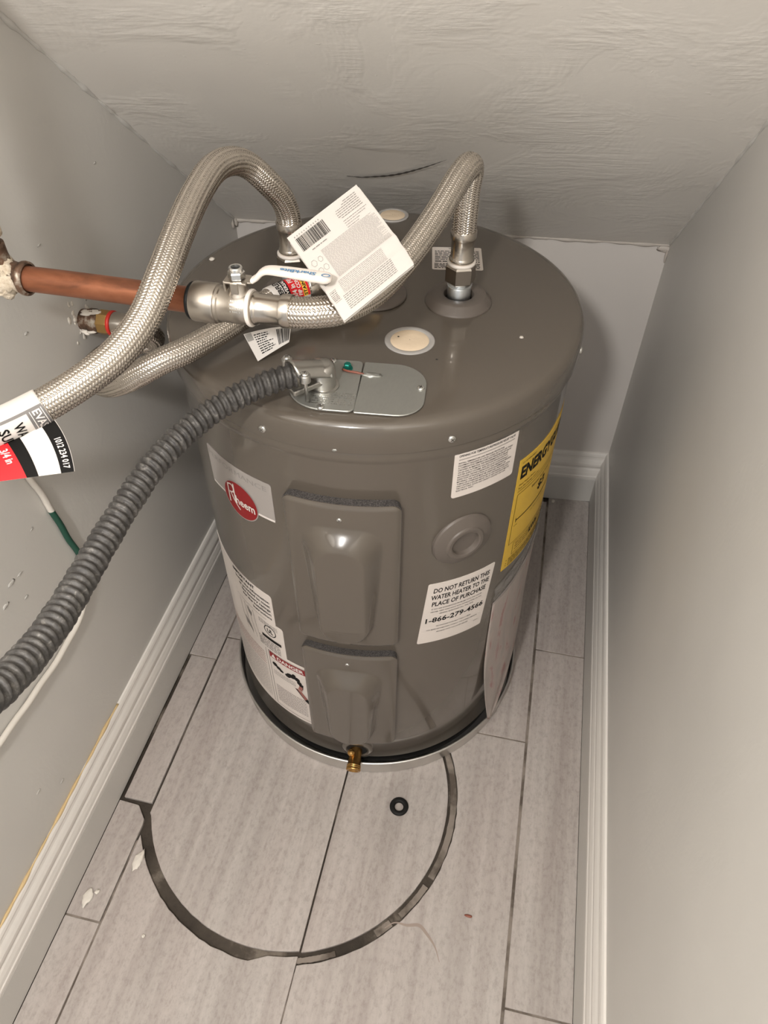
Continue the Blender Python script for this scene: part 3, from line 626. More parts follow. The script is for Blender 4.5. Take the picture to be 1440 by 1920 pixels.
# relief valve sticker
o, F, w, h = sticker('relief_valve_sticker', 32.4, 52.1, .709, .786, 'label', 'white sticker headed opening for temperature/pressure relief valve', .004)
P = Print(); x0 = -w / 2 + .006; P.text('OPENING FOR TEMPERATURE/PRESSURE RELIEF VALVE', x0, h / 2 - .0098, .0036, width=w - .012, bold=.012)
P.text('X' * 40, x0, h / 2 - .0148, .0020, width=w - .012)
for i, s in enumerate(['INSTALL TEMPERATURE AND PRESSURE PROTECTIVE', 'EQUIPMENT REQUIRED BY LOCAL CODES, BUT NOT LESS THAN', 'A COMBINATION TEMPERATURE AND PRESSURE RELIEF VALVE', 'CERTIFIED AS MEETING THE REQUIREMENTS FOR RELIEF', 'VALVES AND AUTOMATIC GAS SHUTOFF DEVICES FOR HOT', 'WATER SUPPLY SYSTEMS, ANSI Z21.22 BY A NATIONALLY', 'RECOGNIZED TESTING LABORATORY THAT MAINTAINS PERIODIC', 'INSPECTION OF PRODUCTION OF LISTED EQUIPMENT OR', 'MATERIALS. THE VALVE MUST BE ORIENTED, PROVIDED WITH', 'TUBING OR OTHERWISE INSTALLED SO DISCHARGE CAN EXIT', 'ONLY WITHIN 6 INCHES ABOVE, OR AT ANY DISTANCE BELOW', 'THE STRUCTURAL FLOOR AND CANNOT CONTACT ANY LIVE', 'ELECTRICAL PART.']):
    P.text(s, x0, h / 2 - .0205 - i * .00385, .0024, width=(w - .012) * len(s) / 54, bold=.01)
P.build('lettering', F, .0008, 'ink', o)
# do-not-return sticker
o, F, w, h = sticker('return_notice_sticker', 26.7, 50.3, .397, .540, 'label', 'white sticker reading do not return this water heater with a phone number', .003, math.radians(-5))
P = Print()
for s, y, wd in (('DO NOT RETURN THIS', .050, .097), ('WATER HEATER TO THE', .0345, .101), ('PLACE OF PURCHASE', .019, .094)): P.text(s, 0.001, y, .0098, width=wd, align='c', bold=.022)
for s, y, wd in (('IF YOU ARE EXPERIENCING PROBLEMS WITH THIS WATER', .0105, .088), ('HEATER, NEED ASSISTANCE WITH INSTALLATION, OR FOR', .0040, .089), ('GENERAL QUESTIONS CALL TOLL FREE:', -.0025, .060), ('TECHNICIANS AVAILABLE 7 DAYS A WEEK', -.0330, .062), ("FOR MORE INFORMATION, CONSULT THE OWNER'S MANUAL", -.0405, .090), ('PROVIDED WITH THE WATER HEATER', -.0480, .056)): P.text(s, -.001, y, .0026, width=wd, align='c', bold=.004)
P.text('1-866-279-4566', 0, -.0205, .0112, width=.102, align='c', bold=.022); P.text('AP18272-1', .050, -.054, .0018, align='r')
P.build('lettering', F, .0008, 'ink', o)
# energy sticker
o, F, w, h = sticker('energy_guide_sticker', 55.2, 88.0, .497, .722, 'yellow', 'tall yellow energy guide sticker wrapping round the side', .0005, nx=32)
P = Print(); X = -w / 2
P.text('U.S. GOVERNMENT', X + .006, h / 2 - .0085, .0030, width=.032); P.text('ENERGYGUIDE', X + .006, h / 2 - .036, .0215, width=w - .012, bold=.045)
P.text('Water Heater - Electric', X + .006, h / 2 - .050, .0034, width=.040); P.text('Tank Size (Storage Capacity)', X + .006, h / 2 - .0565, .0034, width=.052); P.rect(X + .006, -X - .006, h / 2 - .061, h / 2 - .0603)
P.frame(X + .007, -X - .007, -.058, .046, .0008); P.text('Estimated Yearly Energy Cost', 0, .034, .0042, width=.07, align='c', bold=.01); P.text('$3', 0, .012, .0165, width=.024, align='c', bold=.03)
P.rect(X + .014, -X - .014, -.0105, -.0085); P.rect(X + .014, X + .0155, -.0135, -.0055); P.text('Low', X + .012, -.021, .0034); P.text('Cost Range of Similar Models', 0, -.021, .003, width=.05, align='c')
P.frame(X + .02, -X - .02, -.088, -.062, .0007); P.text('kWh', 0.004, -.080, .011, align='c', bold=.03)
rn = random.Random(2)
for i in range(3): P.words(X + .026, -X - .03, -.069 - i * .006, .0016, rn)
for i in range(5): P.words(X + .014, -X - .01, -.094 - i * .0036, .0014, rn); 
for y in (-.0945, -.1015, -.106): P.ellipse(X + .009, y + .001, .0011, .0011, 10)
P.build('lettering', F, .0008, 'ink', o)
# brand sticker
o, F, w, h = sticker('brand_sticker', -42.6, -16.1, .6465, .716, 'silver', 'silver brand sticker with a red round logo', .004)
P = Print(); P.rect(-w / 2 + .002, w / 2 - .0005, -h / 2 + .0004, -h / 2 + .0042); P.build('white_edge', F, .0007, 'white', o)
P = Print(); P.text('PERFORMANCE', -w / 2 + .004, h / 2 - .0155, .0085, width=w - .012, bold=-.004); P.build('lettering', F, .0008, 'paleink', o)
lx, ly = D(-28.9 + 29.35), .6535 - (.6465 + .716) / 2
P = Print(); P.ellipse(lx, ly, .0345, .0335, 56); P.build('logo_rim', F, .0010, 'silver', o)
P = Print(); P.ellipse(lx, ly, .0328, .0318, 56); P.build('logo_disc', F, .0013, 'red', o)
P = Print(); kx = lx; ky = ly
def cur(pts, wd): Q, g = smooth_path([(kx + a, ky + b, 0) for a, b in pts], .0012); P.line(Q[:, :2], wd)
cur([(-.0225, -.014), (-.0225, .004), (-.0225, .0205)], .0026)
cur([(-.0235, .0195), (-.0145, .0225), (-.0105, .0165), (-.0125, .0095), (-.0205, .0060)], .0024)
cur([(-.0175, .0060), (-.0120, -.006), (-.0020, -.0185)], .0024)
cur([(-.0098, .0260), (-.0098, .008), (-.0098, -.0085)], .0026)
P.text('heem', -.0085 + kx, ky - .0085, .0150, width=.037, bold=.02)
P.build('logo_lettering', F, .0016, 'label', o)
# info stickers and danger sticker, lower left
o, F, w, h = sticker('information_sticker', -60, -22.8, .385, .464, 'label', 'white sticker headed important above a small diagram', .006, nx=32)
P = Print(); xr = w / 2; P.text('IMPORTANT', xr - .098, .028, .0072, width=.060, bold=.03)
for i, (s, wd) in enumerate((('Install the information', .086), ('as provided to meet', .078), ('the factory ratings', .072), ('for the installation', .070), ('instructions', .044))): P.text(s, xr - .006, .0165 - i * .0105, .0062, width=wd, align='r', bold=.02)
P.rect(xr - .10, xr - .02, -.0345, -.034); P.build('lettering', F, .0008, 'ink', o)
o, F, w, h = sticker('rating_sticker', -60, -20.0, .297, .388, 'label', 'white rating sticker with a ringed mark and a black bar', .006, nx=32)
P = Print(); xr = w / 2; rn = random.Random(11); P.ellipse(xr - .030, .018, .0135, .0135, 40, .0018); P.text('UL', xr - .030, .0125, .0105, width=.013, align='c', bold=.03)
P.rect(xr - .052, xr - .008, -.0105, -.0025); P.build('mark', F, .0009, 'ink', o); P = Print()
for i in range(3): P.words(xr - .055, xr - .012, .036 - i * .004, .0016, rn, .005)
for i in range(5): P.words(xr - .062, xr - .012, -.017 - i * .0055, .0028, rn, .007)
for a in (.070, .082, .094, .108): P.line([(xr - a, .042), (xr - a + .004, .0), (xr - a + .012, -.035)], .0009)
P.poly([(xr - .088, .038), (xr - .074, .030), (xr - .076, .018), (xr - .084, .022)]); P.poly([(xr - .10, .0), (xr - .086, -.012), (xr - .080, -.03), (xr - .097, -.02)])
P.build('lettering', F, .0008, 'greyink', o)
o, F, w, h = sticker('danger_sticker', -60, -11.4, .116, .304, 'label', 'large white sticker with a red danger header', .0008, nx=40)
xr = w / 2; P = Print(); P.rect(xr - .084, xr - .005, .0685, .0850); P.build('red_header', F, .0007, 'red', o)
P = Print(); P.text('DANGER', xr - .066, .0720, .0096, width=.056, bold=.03); P.poly([(xr - .080, .0712), (xr - .0685, .0712), (xr - .0742, .0825)]); P.build('header_lettering', F, .0010, 'white', o)
P = Print(); P.frame(xr - .086, xr - .004, -.086, .087, .0008); P.rect(xr - .0930, xr - .0922, -.086, .087); rn = random.Random(21)
for (cx_, cy_, a, b) in ((-.074, .052, .006, .006), (-.066, .047, .006, .005), (-.060, .043, .005, .004), (-.038, .046, .010, .006), (-.032, .052, .004, .005), (-.026, .045, .006, .006), (-.022, .036, .005, .006), (-.046, .041, .006, .005)): P.ellipse(xr + cx_, cy_, a, b, 14)
P.poly([(xr - .024, .036), (xr - .014, .034), (xr - .016, .018), (xr - .022, .022)]); P.poly([(xr - .034, .014), (xr - .022, .010), (xr - .005, -.013), (xr - .005, -.026), (xr - .014, -.016)])
for i in range(3): P.words(xr - .080, xr - .030, .030 - i * .005, .0010, rn, .004)
for i in range(11): P.words(xr - .080, xr - .012, -.018 - i * .0052, .0012, rn, .004)
P.build('lettering', F, .0008, 'ink', o)
P = Print(); P.poly([(xr - .030, .0155), (xr - .020, .0105), (xr - .009, -.006), (xr - .014, -.0135)]); P.poly([(xr - .0225, .028), (xr - .016, .026), (xr - .018, .012), (xr - .026, .016)]); P.build('hand_picture', F, .0010, 'pink', o); P = Print()
for i in range(6): P.words(-xr + .02, xr - .098, .066 - i * .007, .0016, rn, .005)
P.build('red_print', F, .0008, 'pink', o)
P = Print()
for i in range(18): P.words(-xr + .02, xr - .098, .022 - i * .0058, .0013, rn, .005)
P.build('small_print', F, .0008, 'greyink', o)
# lid sticker
c_ = np.array([(.053, .163), (.126, .177), (.135, .104), (.061, .093)]).mean(0); ex = np.array([.0735, .0125, 0]); F = flat_sheet((c_[0], c_[1], ZT), ex, (-.0125, .0735, 0))
o = add('lid_sticker', sheet(F, .0745, .0705, .003, 2, 2, 0.0, .0004), 'label', wh, smooth=False, label='small white warning sticker on the lid')
P = Print(); rn = random.Random(31); P.text('WARNING', 0, .029, .0036, align='c', bold=.02)
for i in range(7): P.words(-.033, .033, .0215 - i * .0045, .0020, rn, .006)
P.words(-.033, .033, -.0120, .0028, rn, .008)
for i in range(4): P.words(-.034, .033, -.0190 - i * .0042, .0022, rn, .006)
P.build('lettering', F, .0006, 'ink', o)
# torn film hanging over the pan rim on the right
def film(a_l, a_r, n=28, k=40):
    V = []
    for j in range(k + 1):
        t = j / k; zt_l, zt_r = .425, .485
        for i in range(n + 1):
            u = i / n; zt = zt_l + (zt_r - zt_l) * u; z = zt + (.0425 - zt) * t
            al = 53.8 + 1.2 * t + 5.6 * max(0, t - .45) ** 1.4 * 1.9; a = al + (a_r - al) * (1 - .93 * max(0, (t - .42) / .58) ** 1.25) * u
            r = RJ + .0009 + .0175 * max(0, (t - .25) / .75) ** 1.5 + .0012 * math.sin(9 * u + 5 * t) * t
            V.append(on(r, a, z))
    F_ = [(j * (n + 1) + i, j * (n + 1) + i + 1, (j + 1) * (n + 1) + i + 1, (j + 1) * (n + 1) + i) for j in range(k) for i in range(n)]; return V, F_
fo = add('torn_film', film(54, 92), 'film', wh, label='greyish torn plastic film hanging down the side')
md = fo.modifiers.new('thickness', 'SOLIDIFY'); md.thickness = .0005
V = []; n, k = 30, 18
for j in range(k + 1):
    for i in range(n + 1):
        u, t = i / n, j / k; a = 53.5 + 38 * u; top = .462 + .055 * u ** .8; bot = .418 + .045 * u; z = bot + (top - bot) * t
        V.append(on(RJ + .0012 + .0032 * abs(math.sin(7 * u + 3.1 * t * 2)) * math.sin(PI * min(1, t * 1.0)) , a, z))
fc = add('clear_film_edge', (V, [(j * (n + 1) + i, j * (n + 1) + i + 1, (j + 1) * (n + 1) + i + 1, (j + 1) * (n + 1) + i) for j in range(k) for i in range(n)]), 'filmclear', fo)

# ------------------------------------------------------------------ braided hoses
HR = .0152
def braid_disp(N_=22, amp=.0014, r=HR):
    circ = 2 * PI * r
    def d(u, s):
        A = N_ * (u + s / circ * 1.35); B = N_ * (u - s / circ * 1.35) + 4000; ia, ib = np.floor(A), np.floor(B); fa, fb = A - ia, B - ib
        q = np.mod(ia + ib, 4); over = q < 2
        prA = np.abs(np.sin(PI * fa)) ** .55 * (.30 + .70 * np.abs(np.sin(PI * (q + fb) / 2)) ** .7); prB = np.abs(np.sin(PI * fb)) ** .55 * (.30 + .70 * np.abs(np.sin(PI * (q - 2 + fa) / 2)) ** .7)
        return amp * (np.where(over, prA, prB) - 0.55)
    return d
def braid(pts, parent, label=None):
    path = smooth_path(pts, .0006); add('braid', tube(None, HR, 132, disp=braid_disp(), path=path), 'steel', parent, label=label); return path
def ferrule(parent, base, direction, nut=True, ring=True):
    """base = thread end; grows towards the hose"""
    a = .0; mt = axis_m(base, direction, .35)
    if nut:
        prof = [(.0150, .000), (.0185, .000), (.0205, .0022), (.0205, .0225), (.0188, .0252), (.0150, .0258)]
        add('hex_nut', xf(lathe(prof, 6), mt), 'nut', parent, smooth=False); a = .0255
    if ring: add('nylon_ring', xf(lathe([(.0120, a), (.0182, a), (.0190, a + .0012), (.0190, a + .0030), (.0182, a + .0042), (.0120, a + .0042)], 40), mt), 'whitering', parent, angle=50); a += .004
    add('ferrule', xf(lathe([(.0130, a), (.0160, a), (.0168, a + .0015), (.0168, a + .0035), (.0158, a + .0055), (.0150, a + .0070), (.0150, a + .0290), (.0154, a + .0305), (.0168, a + .0312), (.0170, a + .0325), (.0170, a + .0405), (.0164, a + .0415), (.0140, a + .0415)], 44), mt), 'ferrule', parent, angle=40)
    return a + .040
# hose A: left port, up and over, out past the frame on the left
hA = thing('braided_hose', (*L_P, .872), 'braided steel hose arching over the copper pipe, with a striped tag', 'hose', 'braided steel hoses on the water heater')
ferrule(hA, (*L_P, .874), (0, 0, 1))
pA = [(-.113, -.013, .935), (-.113, -.0135, .955), (-.1165, -.022, .978), (-.126, -.036, 1.000), (-.142, -.050, 1.0235), (-.152, -.076, 1.0385), (-.159, -.117, 1.0435), (-.157, -.178, 1.037), (-.148, -.246, 1.0285), (-.144, -.303, 1.0115), (-.150, -.342, .988), (-.163, -.376, .971), (-.181, -.404, .960), (-.203, -.430, .9505), (-.220, -.449, .9455), (-.239, -.472, .9425), (-.264, -.499, .941), (-.295, -.53, .941), (-.328, -.562, .943)]
pathA = braid(pA, hA)
# wrapped sleeve and loose striped flap
QA, gA = pathA; iS = int(np.argmin(np.linalg.norm(QA - np.array([-.2125, -.4405, .948]), axis=1))); sS = gA[iS]
TA, AA, BA = frames(QA)
camP = np.array([0.2062, -0.9057, 1.3612])
def facing(path, i, off=0.0):
    Q, g = path; T, A, B = frames(Q); d = camP - Q[i]; return math.atan2(d @ B[i], d @ A[i]) + off
thA = facing(pathA, iS + 20); RS = HR + .0012
Ls = .085
FA = tube_sheet(pathA, sS + Ls / 2, RS, thA)
# which way round does +y go: make +y point up in the world
yv = FA(0, .004, 0) - FA(0, -.004, 0); SG = 1 if yv[2] > 0 else -1
slA = add('wrap_sleeve', sheet(lambda x, y, h: FA(x, y, h), Ls, 2 * PI * RS * .97, 0, 30, 40, -.0004, .0004), 'paper', hA, label='printed sleeve wrapped round the hose')
P = Print(); b0, b1 = -.0215, .0018
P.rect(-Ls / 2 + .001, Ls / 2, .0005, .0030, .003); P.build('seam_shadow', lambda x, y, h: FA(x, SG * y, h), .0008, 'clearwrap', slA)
P = Print(); P.rect(-Ls / 2 + .0005, -Ls / 2 + .0175, -.0215, .0010, .003, .002); P.build('dark_band', lambda x, y, h: FA(x, SG * y, h), .0008, 'clearwrap', slA)
P = Print(); v, f = text2d('EVAS', .01); 
def vert_text(P, s, x, y, cap, width, bold=.02):
    """letters run across the hose: baseline along -y"""
    v, f = text2d(s, bold); v = v.copy(); v[:, 0] -= v[:, 0].min(); v *= cap / .7; v[:, 0] *= width / v[:, 0].max(); P.raw(np.stack([x - v[:, 1] * -1 * -1 + cap, y - v[:, 0]], 1), f)
vert_text(P, 'EVAS', -Ls / 2 + .0045, .000, .0075, .0195); P.rect(-Ls / 2 + .0025, -Ls / 2 + .0032, -.021, .0005, .003, .002); P.rect(-Ls / 2 + .0140, -Ls / 2 + .0147, -.021, .0005, .003, .002)
P.build('light_lettering', lambda x, y, h: FA(x, SG * y, h), .0011, 'white', slA)
P = Print(); vert_text(P, 'WATER', -Ls / 2 + .0240, -.004, .0085, .030); vert_text(P, 'SUPPLY', -Ls / 2 + .0370, -.004, .0085, .034); P.build('dark_lettering', lambda x, y, h: FA(x, SG * y, h), .0010, 'ink', slA)
# loose flap: bands run down from the hose
T0, T1 = np.array([-.2010, -.4475, .9385]), np.array([-.2500, -.5000, .9330]); Bm0, Bm1 = np.array([-.1736, -.4786, .9070]), np.array([-.2240, -.5165, .9185]); C0, C1 = np.array([-.1822, -.4590, .9262]), np.array([-.2360, -.5110, .9290])
WF = .066
def FF(x, y, h):   # x from the outer (right) edge along the hose, y 0..1 downwards
    x, y, h = np.broadcast_arrays(*(np.asarray(q, float) for q in (x, y, h))); u = (x / WF)[..., None]; t = y[..., None]
    def S(u, t): return (1 - t) ** 2 * (T0 + (T1 - T0) * u) + 2 * t * (1 - t) * (C0 + (C1 - C0) * u) + t * t * (Bm0 + (Bm1 - Bm0) * u)
    p = S(u, t); du = S(u + .01, t) - p; dt = S(u, t + .01) - p; nn = np.cross(du, dt); nn /= np.linalg.norm(nn, axis=-1)[..., None]
    sg = np.sign(((camP - p) * nn).sum(-1))[..., None]; return p + nn * sg * h[..., None]
def band(x0, x1, mat, name, parent, h=.0002, y0=0., y1=1.):
    xs = np.linspace(x0, x1, 6); ys = np.linspace(y0, y1, 16); X, Y = np.meshgrid(xs, ys, indexing='ij'); v = FF(X.ravel(), Y.ravel(), h)
    return add(name, (v, [(i * 16 + j, (i + 1) * 16 + j, (i + 1) * 16 + j + 1, i * 16 + j + 1) for i in range(5) for j in range(15)]), mat, parent)
fa = band(0, WF, 'paper', 'loose_flap', hA, 0.0); fa['label'] = 'loose striped paper flap below the hose'
for x0, x1, mt, nm in ((.0004, .0118, 'ink', 'black_band'), (.0310, .0410, 'ink', 'black_band'), (.0410, WF, 'redtag', 'red_band')): band(x0, x1, mt, nm, fa)
def flap_text(s, xb, y0, y1, cap, mat, nm, bold=.02):
    v, f = text2d(s, bold); v = v.copy(); v[:, 0] -= v[:, 0].min(); wd = v[:, 0].max(); yy = y0 + (y1 - y0) * v[:, 0] / wd; xx = xb - v[:, 1] / .7 * cap; add(nm, (FF(xx, yy, .0005), f), mat, fa, smooth=False)
flap_text('1012 234 017', .0085, .36, .93, .0052, 'white', 'lettering'); flap_text('3/4 in', .0500, .22, .60, .0062, 'white', 'lettering')

# hose B: valve outlet to the right port
VY, VZ = -.275, .9725
hB = thing('braided_hose', (*R_P, .872), 'braided steel hose bending from the ball valve up and over into the right port', 'hose', 'braided steel hoses on the water heater')
ferrule(hB, (*R_P, .874), (0, 0, 1)); ferrule(hB, (-.0690, VY, VZ - .0005), (1, 0, .03), nut=False)
braid([(-.030, -.275, .9725), (-.012, -.2745, .9735), (.004, -.2715, .9745), (.024, -.260, .975), (.047, -.220, .974), (.069, -.160, .983), (.089, -.092, 1.001), (.105, -.032, 1.0225), (.1135, -.004, 1.0285), (.1155, .0095, 1.019), (.1135, .0125, .998), (.113, .012, .97), (.113, .012, .935)], hB)

# hose C: wall stub, loop in the gap, over the lid to the centre port
hC = thing('braided_hose', (-.09, -.08, .87), 'braided steel hose with red and yellow label looping low from wall stub to centre port', 'hose', 'braided steel hoses on the water heater')
ferrule(hC, (-.028, -.0235, .8850), (-.72, -.66, 0), ring=False)
pC = [(-.0755, -.066, .8845), (-.094, -.083, .883), (-.113, -.104, .8815), (-.139, -.150, .878), (-.159, -.190, .875), (-.182, -.219, .870), (-.205, -.237, .864), (-.230, -.246, .851), (-.262, -.242, .829), (-.305, -.219, .80), (-.352, -.178, .775), (-.384, -.130, .757), (-.386, -.088, .751), (-.362, -.057, .750), (-.333, -.050, .756), (-.3175, -.064, .776), (-.3210, -.0775, .794), (-.338, -.0800, .8000)]
pathC = braid(pC, hC)
QC, gC = pathC; i0 = int(np.argmin(np.linalg.norm(QC - np.array([-.103, -.092, .882]), axis=1))); LsC = .052
FC = tube_sheet(pathC, .004 + LsC / 2, HR + .0012, facing(pathC, i0)); yv = FC(0, .004, 0) - FC(0, -.004, 0)
slC = add('wrap_label', sheet(FC, LsC, 2 * PI * (HR + .0012) * .97, 0, 20, 40, -.0004, .0004), 'paper', hC, label='red, yellow and black wrap label')
TC = facing(pathC, i0); 
xd = FC(.01, 0, 0) - FC(-.01, 0, 0)   # +x runs away from the port, towards lower left
SC = 1 if (FC(0, .004, 0) - FC(0, -.004, 0))[2] > 0 else -1
FCp = lambda x, y, h: FC(x, SC * y, h)
def cband(x0, x1, y0, y1, mat, nm, h=.0008): P = Print(); P.rect(x0, x1, y0, y1, .004); 
def cb(x0, x1, y0, y1, mat, nm, h=.0008):
    xs = np.linspace(x0, x1, 8); ys = np.linspace(y0, y1, 24); X, Y = np.meshgrid(xs, ys, indexing='ij'); v = FCp(X.ravel(), Y.ravel(), h); add(nm, (v, [(i * 24 + j, (i + 1) * 24 + j, (i + 1) * 24 + j + 1, i * 24 + j + 1) for i in range(7) for j in range(23)]), mat, slC)
h0_ = -LsC / 2
cb(h0_ + .0005, h0_ + .0035, -.010, .024, 'redtag', 'red_band'); cb(h0_ + .0035, h0_ + .0095, -.010, .024, 'yellowtag', 'yellow_band'); cb(h0_ + .0095, h0_ + .0270, -.010, .024, 'redtag', 'red_band'); cb(h0_ + .0270, h0_ + .0350, -.013, .024, 'ink', 'black_band')
def vt(s, x, y, cap, width, mat, nm, bold=.03):
    v, f = text2d(s, bold); v = v.copy(); v[:, 0] -= v[:, 0].min(); wd = v[:, 0].max(); xx = x - cap + v[:, 1] / .7 * cap; yy = y + v[:, 0] / wd * width; add(nm, (FCp(xx, yy, .0012), f), mat, slC, smooth=False)
vt('STAINLESS', h0_ + .0085, -.0085, .0042, .030, 'ink', 'dark_lettering'); vt('FIP CONN', h0_ + .0165, -.007, .0052, .026, 'white', 'light_lettering'); vt('3/4 in FIP', h0_ + .0245, -.008, .0060, .028, 'white', 'light_lettering'); vt('UNIVERSAL', h0_ + .0335, -.0115, .0046, .032, 'white', 'light_lettering'); vt('SUPERFLEX', h0_ + .0440, -.0105, .0070, .034, 'ink', 'dark_lettering')
# small bent white flap of that label with bar code
K = [np.array(q) for q in ((-.1290, -.170, .8700), (-.0690, -.160, .8835), (-.0700, -.170, .8665), (-.1045, -.1940, .8500))]  # TL TR BR BL
def FT(x, y, h):
    x, y, h = np.broadcast_arrays(*(np.asarray(q, float) for q in (x, y, h))); u = x[..., None]; t = y[..., None]
    p = (1 - t) * ((1 - u) * K[0] + u * K[1]) + t * ((1 - u) * K[3] + u * K[2]); nn = np.cross(K[1] - K[0], K[3] - K[0]); nn /= np.linalg.norm(nn); nn = nn * np.sign(nn @ (camP - K[0]))
    return p + nn * (h[..., None] + .004 * np.sin(PI * u) * (1 - t) - .002 * (1 - u) ** 2)
xs = np.linspace(0, 1, 13); X, Y = np.meshgrid(xs, xs, indexing='ij'); GF = [(i * 13 + j, (i + 1) * 13 + j, (i + 1) * 13 + j + 1, i * 13 + j + 1) for i in range(12) for j in range(12)]
tC = add('bar_code_flap', (FT(X.ravel(), Y.ravel(), 0.), GF), 'paper', hC, label='small bent white flap with a bar code')
P = Print(); rn = random.Random(41); P.barcode(.70, .98, .10, .85, rn, 16)
for i in range(9): P.words(.20, .62, .12 + i * .088, .040, rn, .07, rn.uniform(.55, 1))
for i in range(7): P.rect(.02 + i * .022, .030 + i * .022, .02, .30)
P.build('lettering', FT, .0004, 'ink', tC)

# ------------------------------------------------------------------ copper pipe with elbow
cp = thing('copper_pipe', (-.347, VY, .955), 'dull copper pipe crossing from a crusted elbow at the left to the ball valve', 'pipe')
add('horizontal_pipe', tube([(-.345, VY, .975), (-.25, VY, .9745), (-.118, VY, VZ)], .0133, 36, .006), 'copper', cp)
add('elbow', tube([(-.318, VY, .975), (-.332, VY, .9755), (-.345, VY, .981), (-.350, VY, .994), (-.3505, VY, 1.010)], .0158, 28, .003), 'oldcopper', cp)
add('elbow_lip', xf(lathe([(.0130, 0), (.0178, 0), (.0182, .002), (.0178, .005), (.0150, .0062)], 30), axis_m((-.322, VY, .975), (1, 0, 0))), 'oldcopper', cp)
add('riser_pipe', tube([(-.3505, VY, .992), (-.3505, VY, 1.15), (-.3505, VY, 1.345)], .0133, 28, .01), 'oldcopper', cp)
add('painted_coupling', xf(lathe([(.0136, 0), (.0175, .001), (.0178, .006), (.0165, .010), (.0165, .034), (.0175, .036), (.0175, .04), (.0136, .041)], 30), axis_m((-.3505, VY, 1.018), (0, 0, 1))), 'crust', cp)
add('joint_crust', join(*[lump((x, VY + y, z), s, k, 9) for k, (x, y, z, s) in enumerate(((-.335, -.010, .978, .0125), (-.345, -.012, .972, .0135), (-.352, -.008, .980, .0125), (-.340, .0, .983, .0135), (-.338, -.013, .966, .0085), (-.357, -.012, .968, .012)))]), 'crust', cp, label='cream crumbly crust on the elbow')
# ------------------------------------------------------------------ ball valve
bv = thing('ball_valve', (-.096, VY, .953), 'satin nickel ball valve with a white lever between copper pipe and hose', 'valve')
add('body', xf(lathe([(.0130, -.0330), (.0182, -.0330), (.0198, -.0318), (.0204, -.0295), (.0204, -.0080), (.0198, -.0062), (.0188, -.0055), (.0188, -.0028), (.0176, -.0015), (.0176, .0100), (.0180, .0108), (.0180, .0265), (.0170, .0280), (.0120, .0280)], 48), axis_m((-.0965, VY, VZ), (1, 0, 0))), 'valve', bv, angle=35)
add('end_seal', xf(lathe([(.0132, -.0362), (.0182, -.0362), (.0190, -.0352), (.0190, -.0325), (.0135, -.0325)], 40), axis_m((-.0965, VY, VZ), (1, 0, 0))), 'rubber', bv)
rn = random.Random(8); P = Print()
for r in range(4):
    for q in range(8):
        if rn.random() < .8: P.rect(-.0060 + q * .0014, -.0050 + q * .0014, -.006 + r * .0034, -.0044 + r * .0034)
def FV(x, y, h):
    x, y, h = np.broadcast_arrays(*(np.asarray(q, float) for q in (x, y, h))); a = y / .018 + math.radians(-62); R = .0181 + h; return np.stack([-.0775 + x, VY - R * np.sin(-a), VZ + R * np.cos(a)], -1)
P.build('cast_marks', FV, .0003, 'screw', bv)
SX = -.0785
add('stem_housing', xf(lathe([(.0125, .010), (.0110, .0165), (.0090, .0195), (.0090, .0275), (.0105, .0282), (.0105, .0295), (.0040, .0295)], 32), axis_m((SX, VY, VZ), (0, 0, 1))), 'valve', bv, angle=40)
sn = add('stem_nut', xf(lathe([(.0040, 0), (.0080, 0), (.0088, .0010), (.0088, .0068), (.0080, .0080), (.0040, .0080)], 6), axis_m((SX, VY, 1.0035), (0, 0, 1), .3)), 'screw', bv, smooth=False)
add('nylon_collar', xf(lathe([(.0071, 0), (.0071, .0030), (.0064, .0042), (.0046, .0042), (.0042, .001)], 28), axis_m((SX, VY, 1.0114), (0, 0, 1))), 'screw', sn, angle=40)
add('nut_bore', xf(lathe([(.0046, 0), (.0005, 0)], 20), axis_m((SX, VY, 1.0135), (0, 0, 1))), 'black', sn)
br_ = add('lever_bracket', bevelled(join(box(SX - .0115, SX + .0125, VY - .0098, VY + .0098, 1.0010, 1.0032), box(SX - .0122, SX - .0100, VY - .0085, VY + .006, .9920, 1.0032), box(SX - .004, SX + .004, VY - .0112, VY - .0092, .9915, 1.0032)), .0006), 'valve', bv, smooth=False)
# lever: neck plate and vinyl grip swept along x
def sweep_box(P3, wy, tz, n=20, p=3.0):
    Q, g = smooth_path(P3, .003); T, A, B = frames(Q); V = []
    for i, q in enumerate(Q):
        t = g[i] / g[-1]; w_, h_ = wy(t), tz(t); yv = np.array([0, 1.0, 0]); zv = np.cross(T[i], yv)
        zv /= np.linalg.norm(zv)
        for j in range(n):
            a = 2 * PI * j / n; c, s = math.cos(a), math.sin(a); V.append(q + yv * w_ / 2 * np.sign(c) * abs(c) ** (2 / p) + zv * h_ / 2 * np.sign(s) * abs(s) ** (2 / p))
    k = len(Q); F_ = [(i * n + j, i * n + (j + 1) % n, (i + 1) * n + (j + 1) % n, (i + 1) * n + j) for i in range(k - 1) for j in range(n)] + [tuple(range(n)), tuple((k - 1) * n + j for j in range(n))]
    return V, F_
add('lever_neck', sweep_box([(SX + .009, VY, 1.0022), (SX + .016, VY, 1.0026), (SX + .022, VY, 1.0066), (SX + .026, VY, 1.0105)], lambda t: .0115, lambda t: .0024), 'valve', bv)
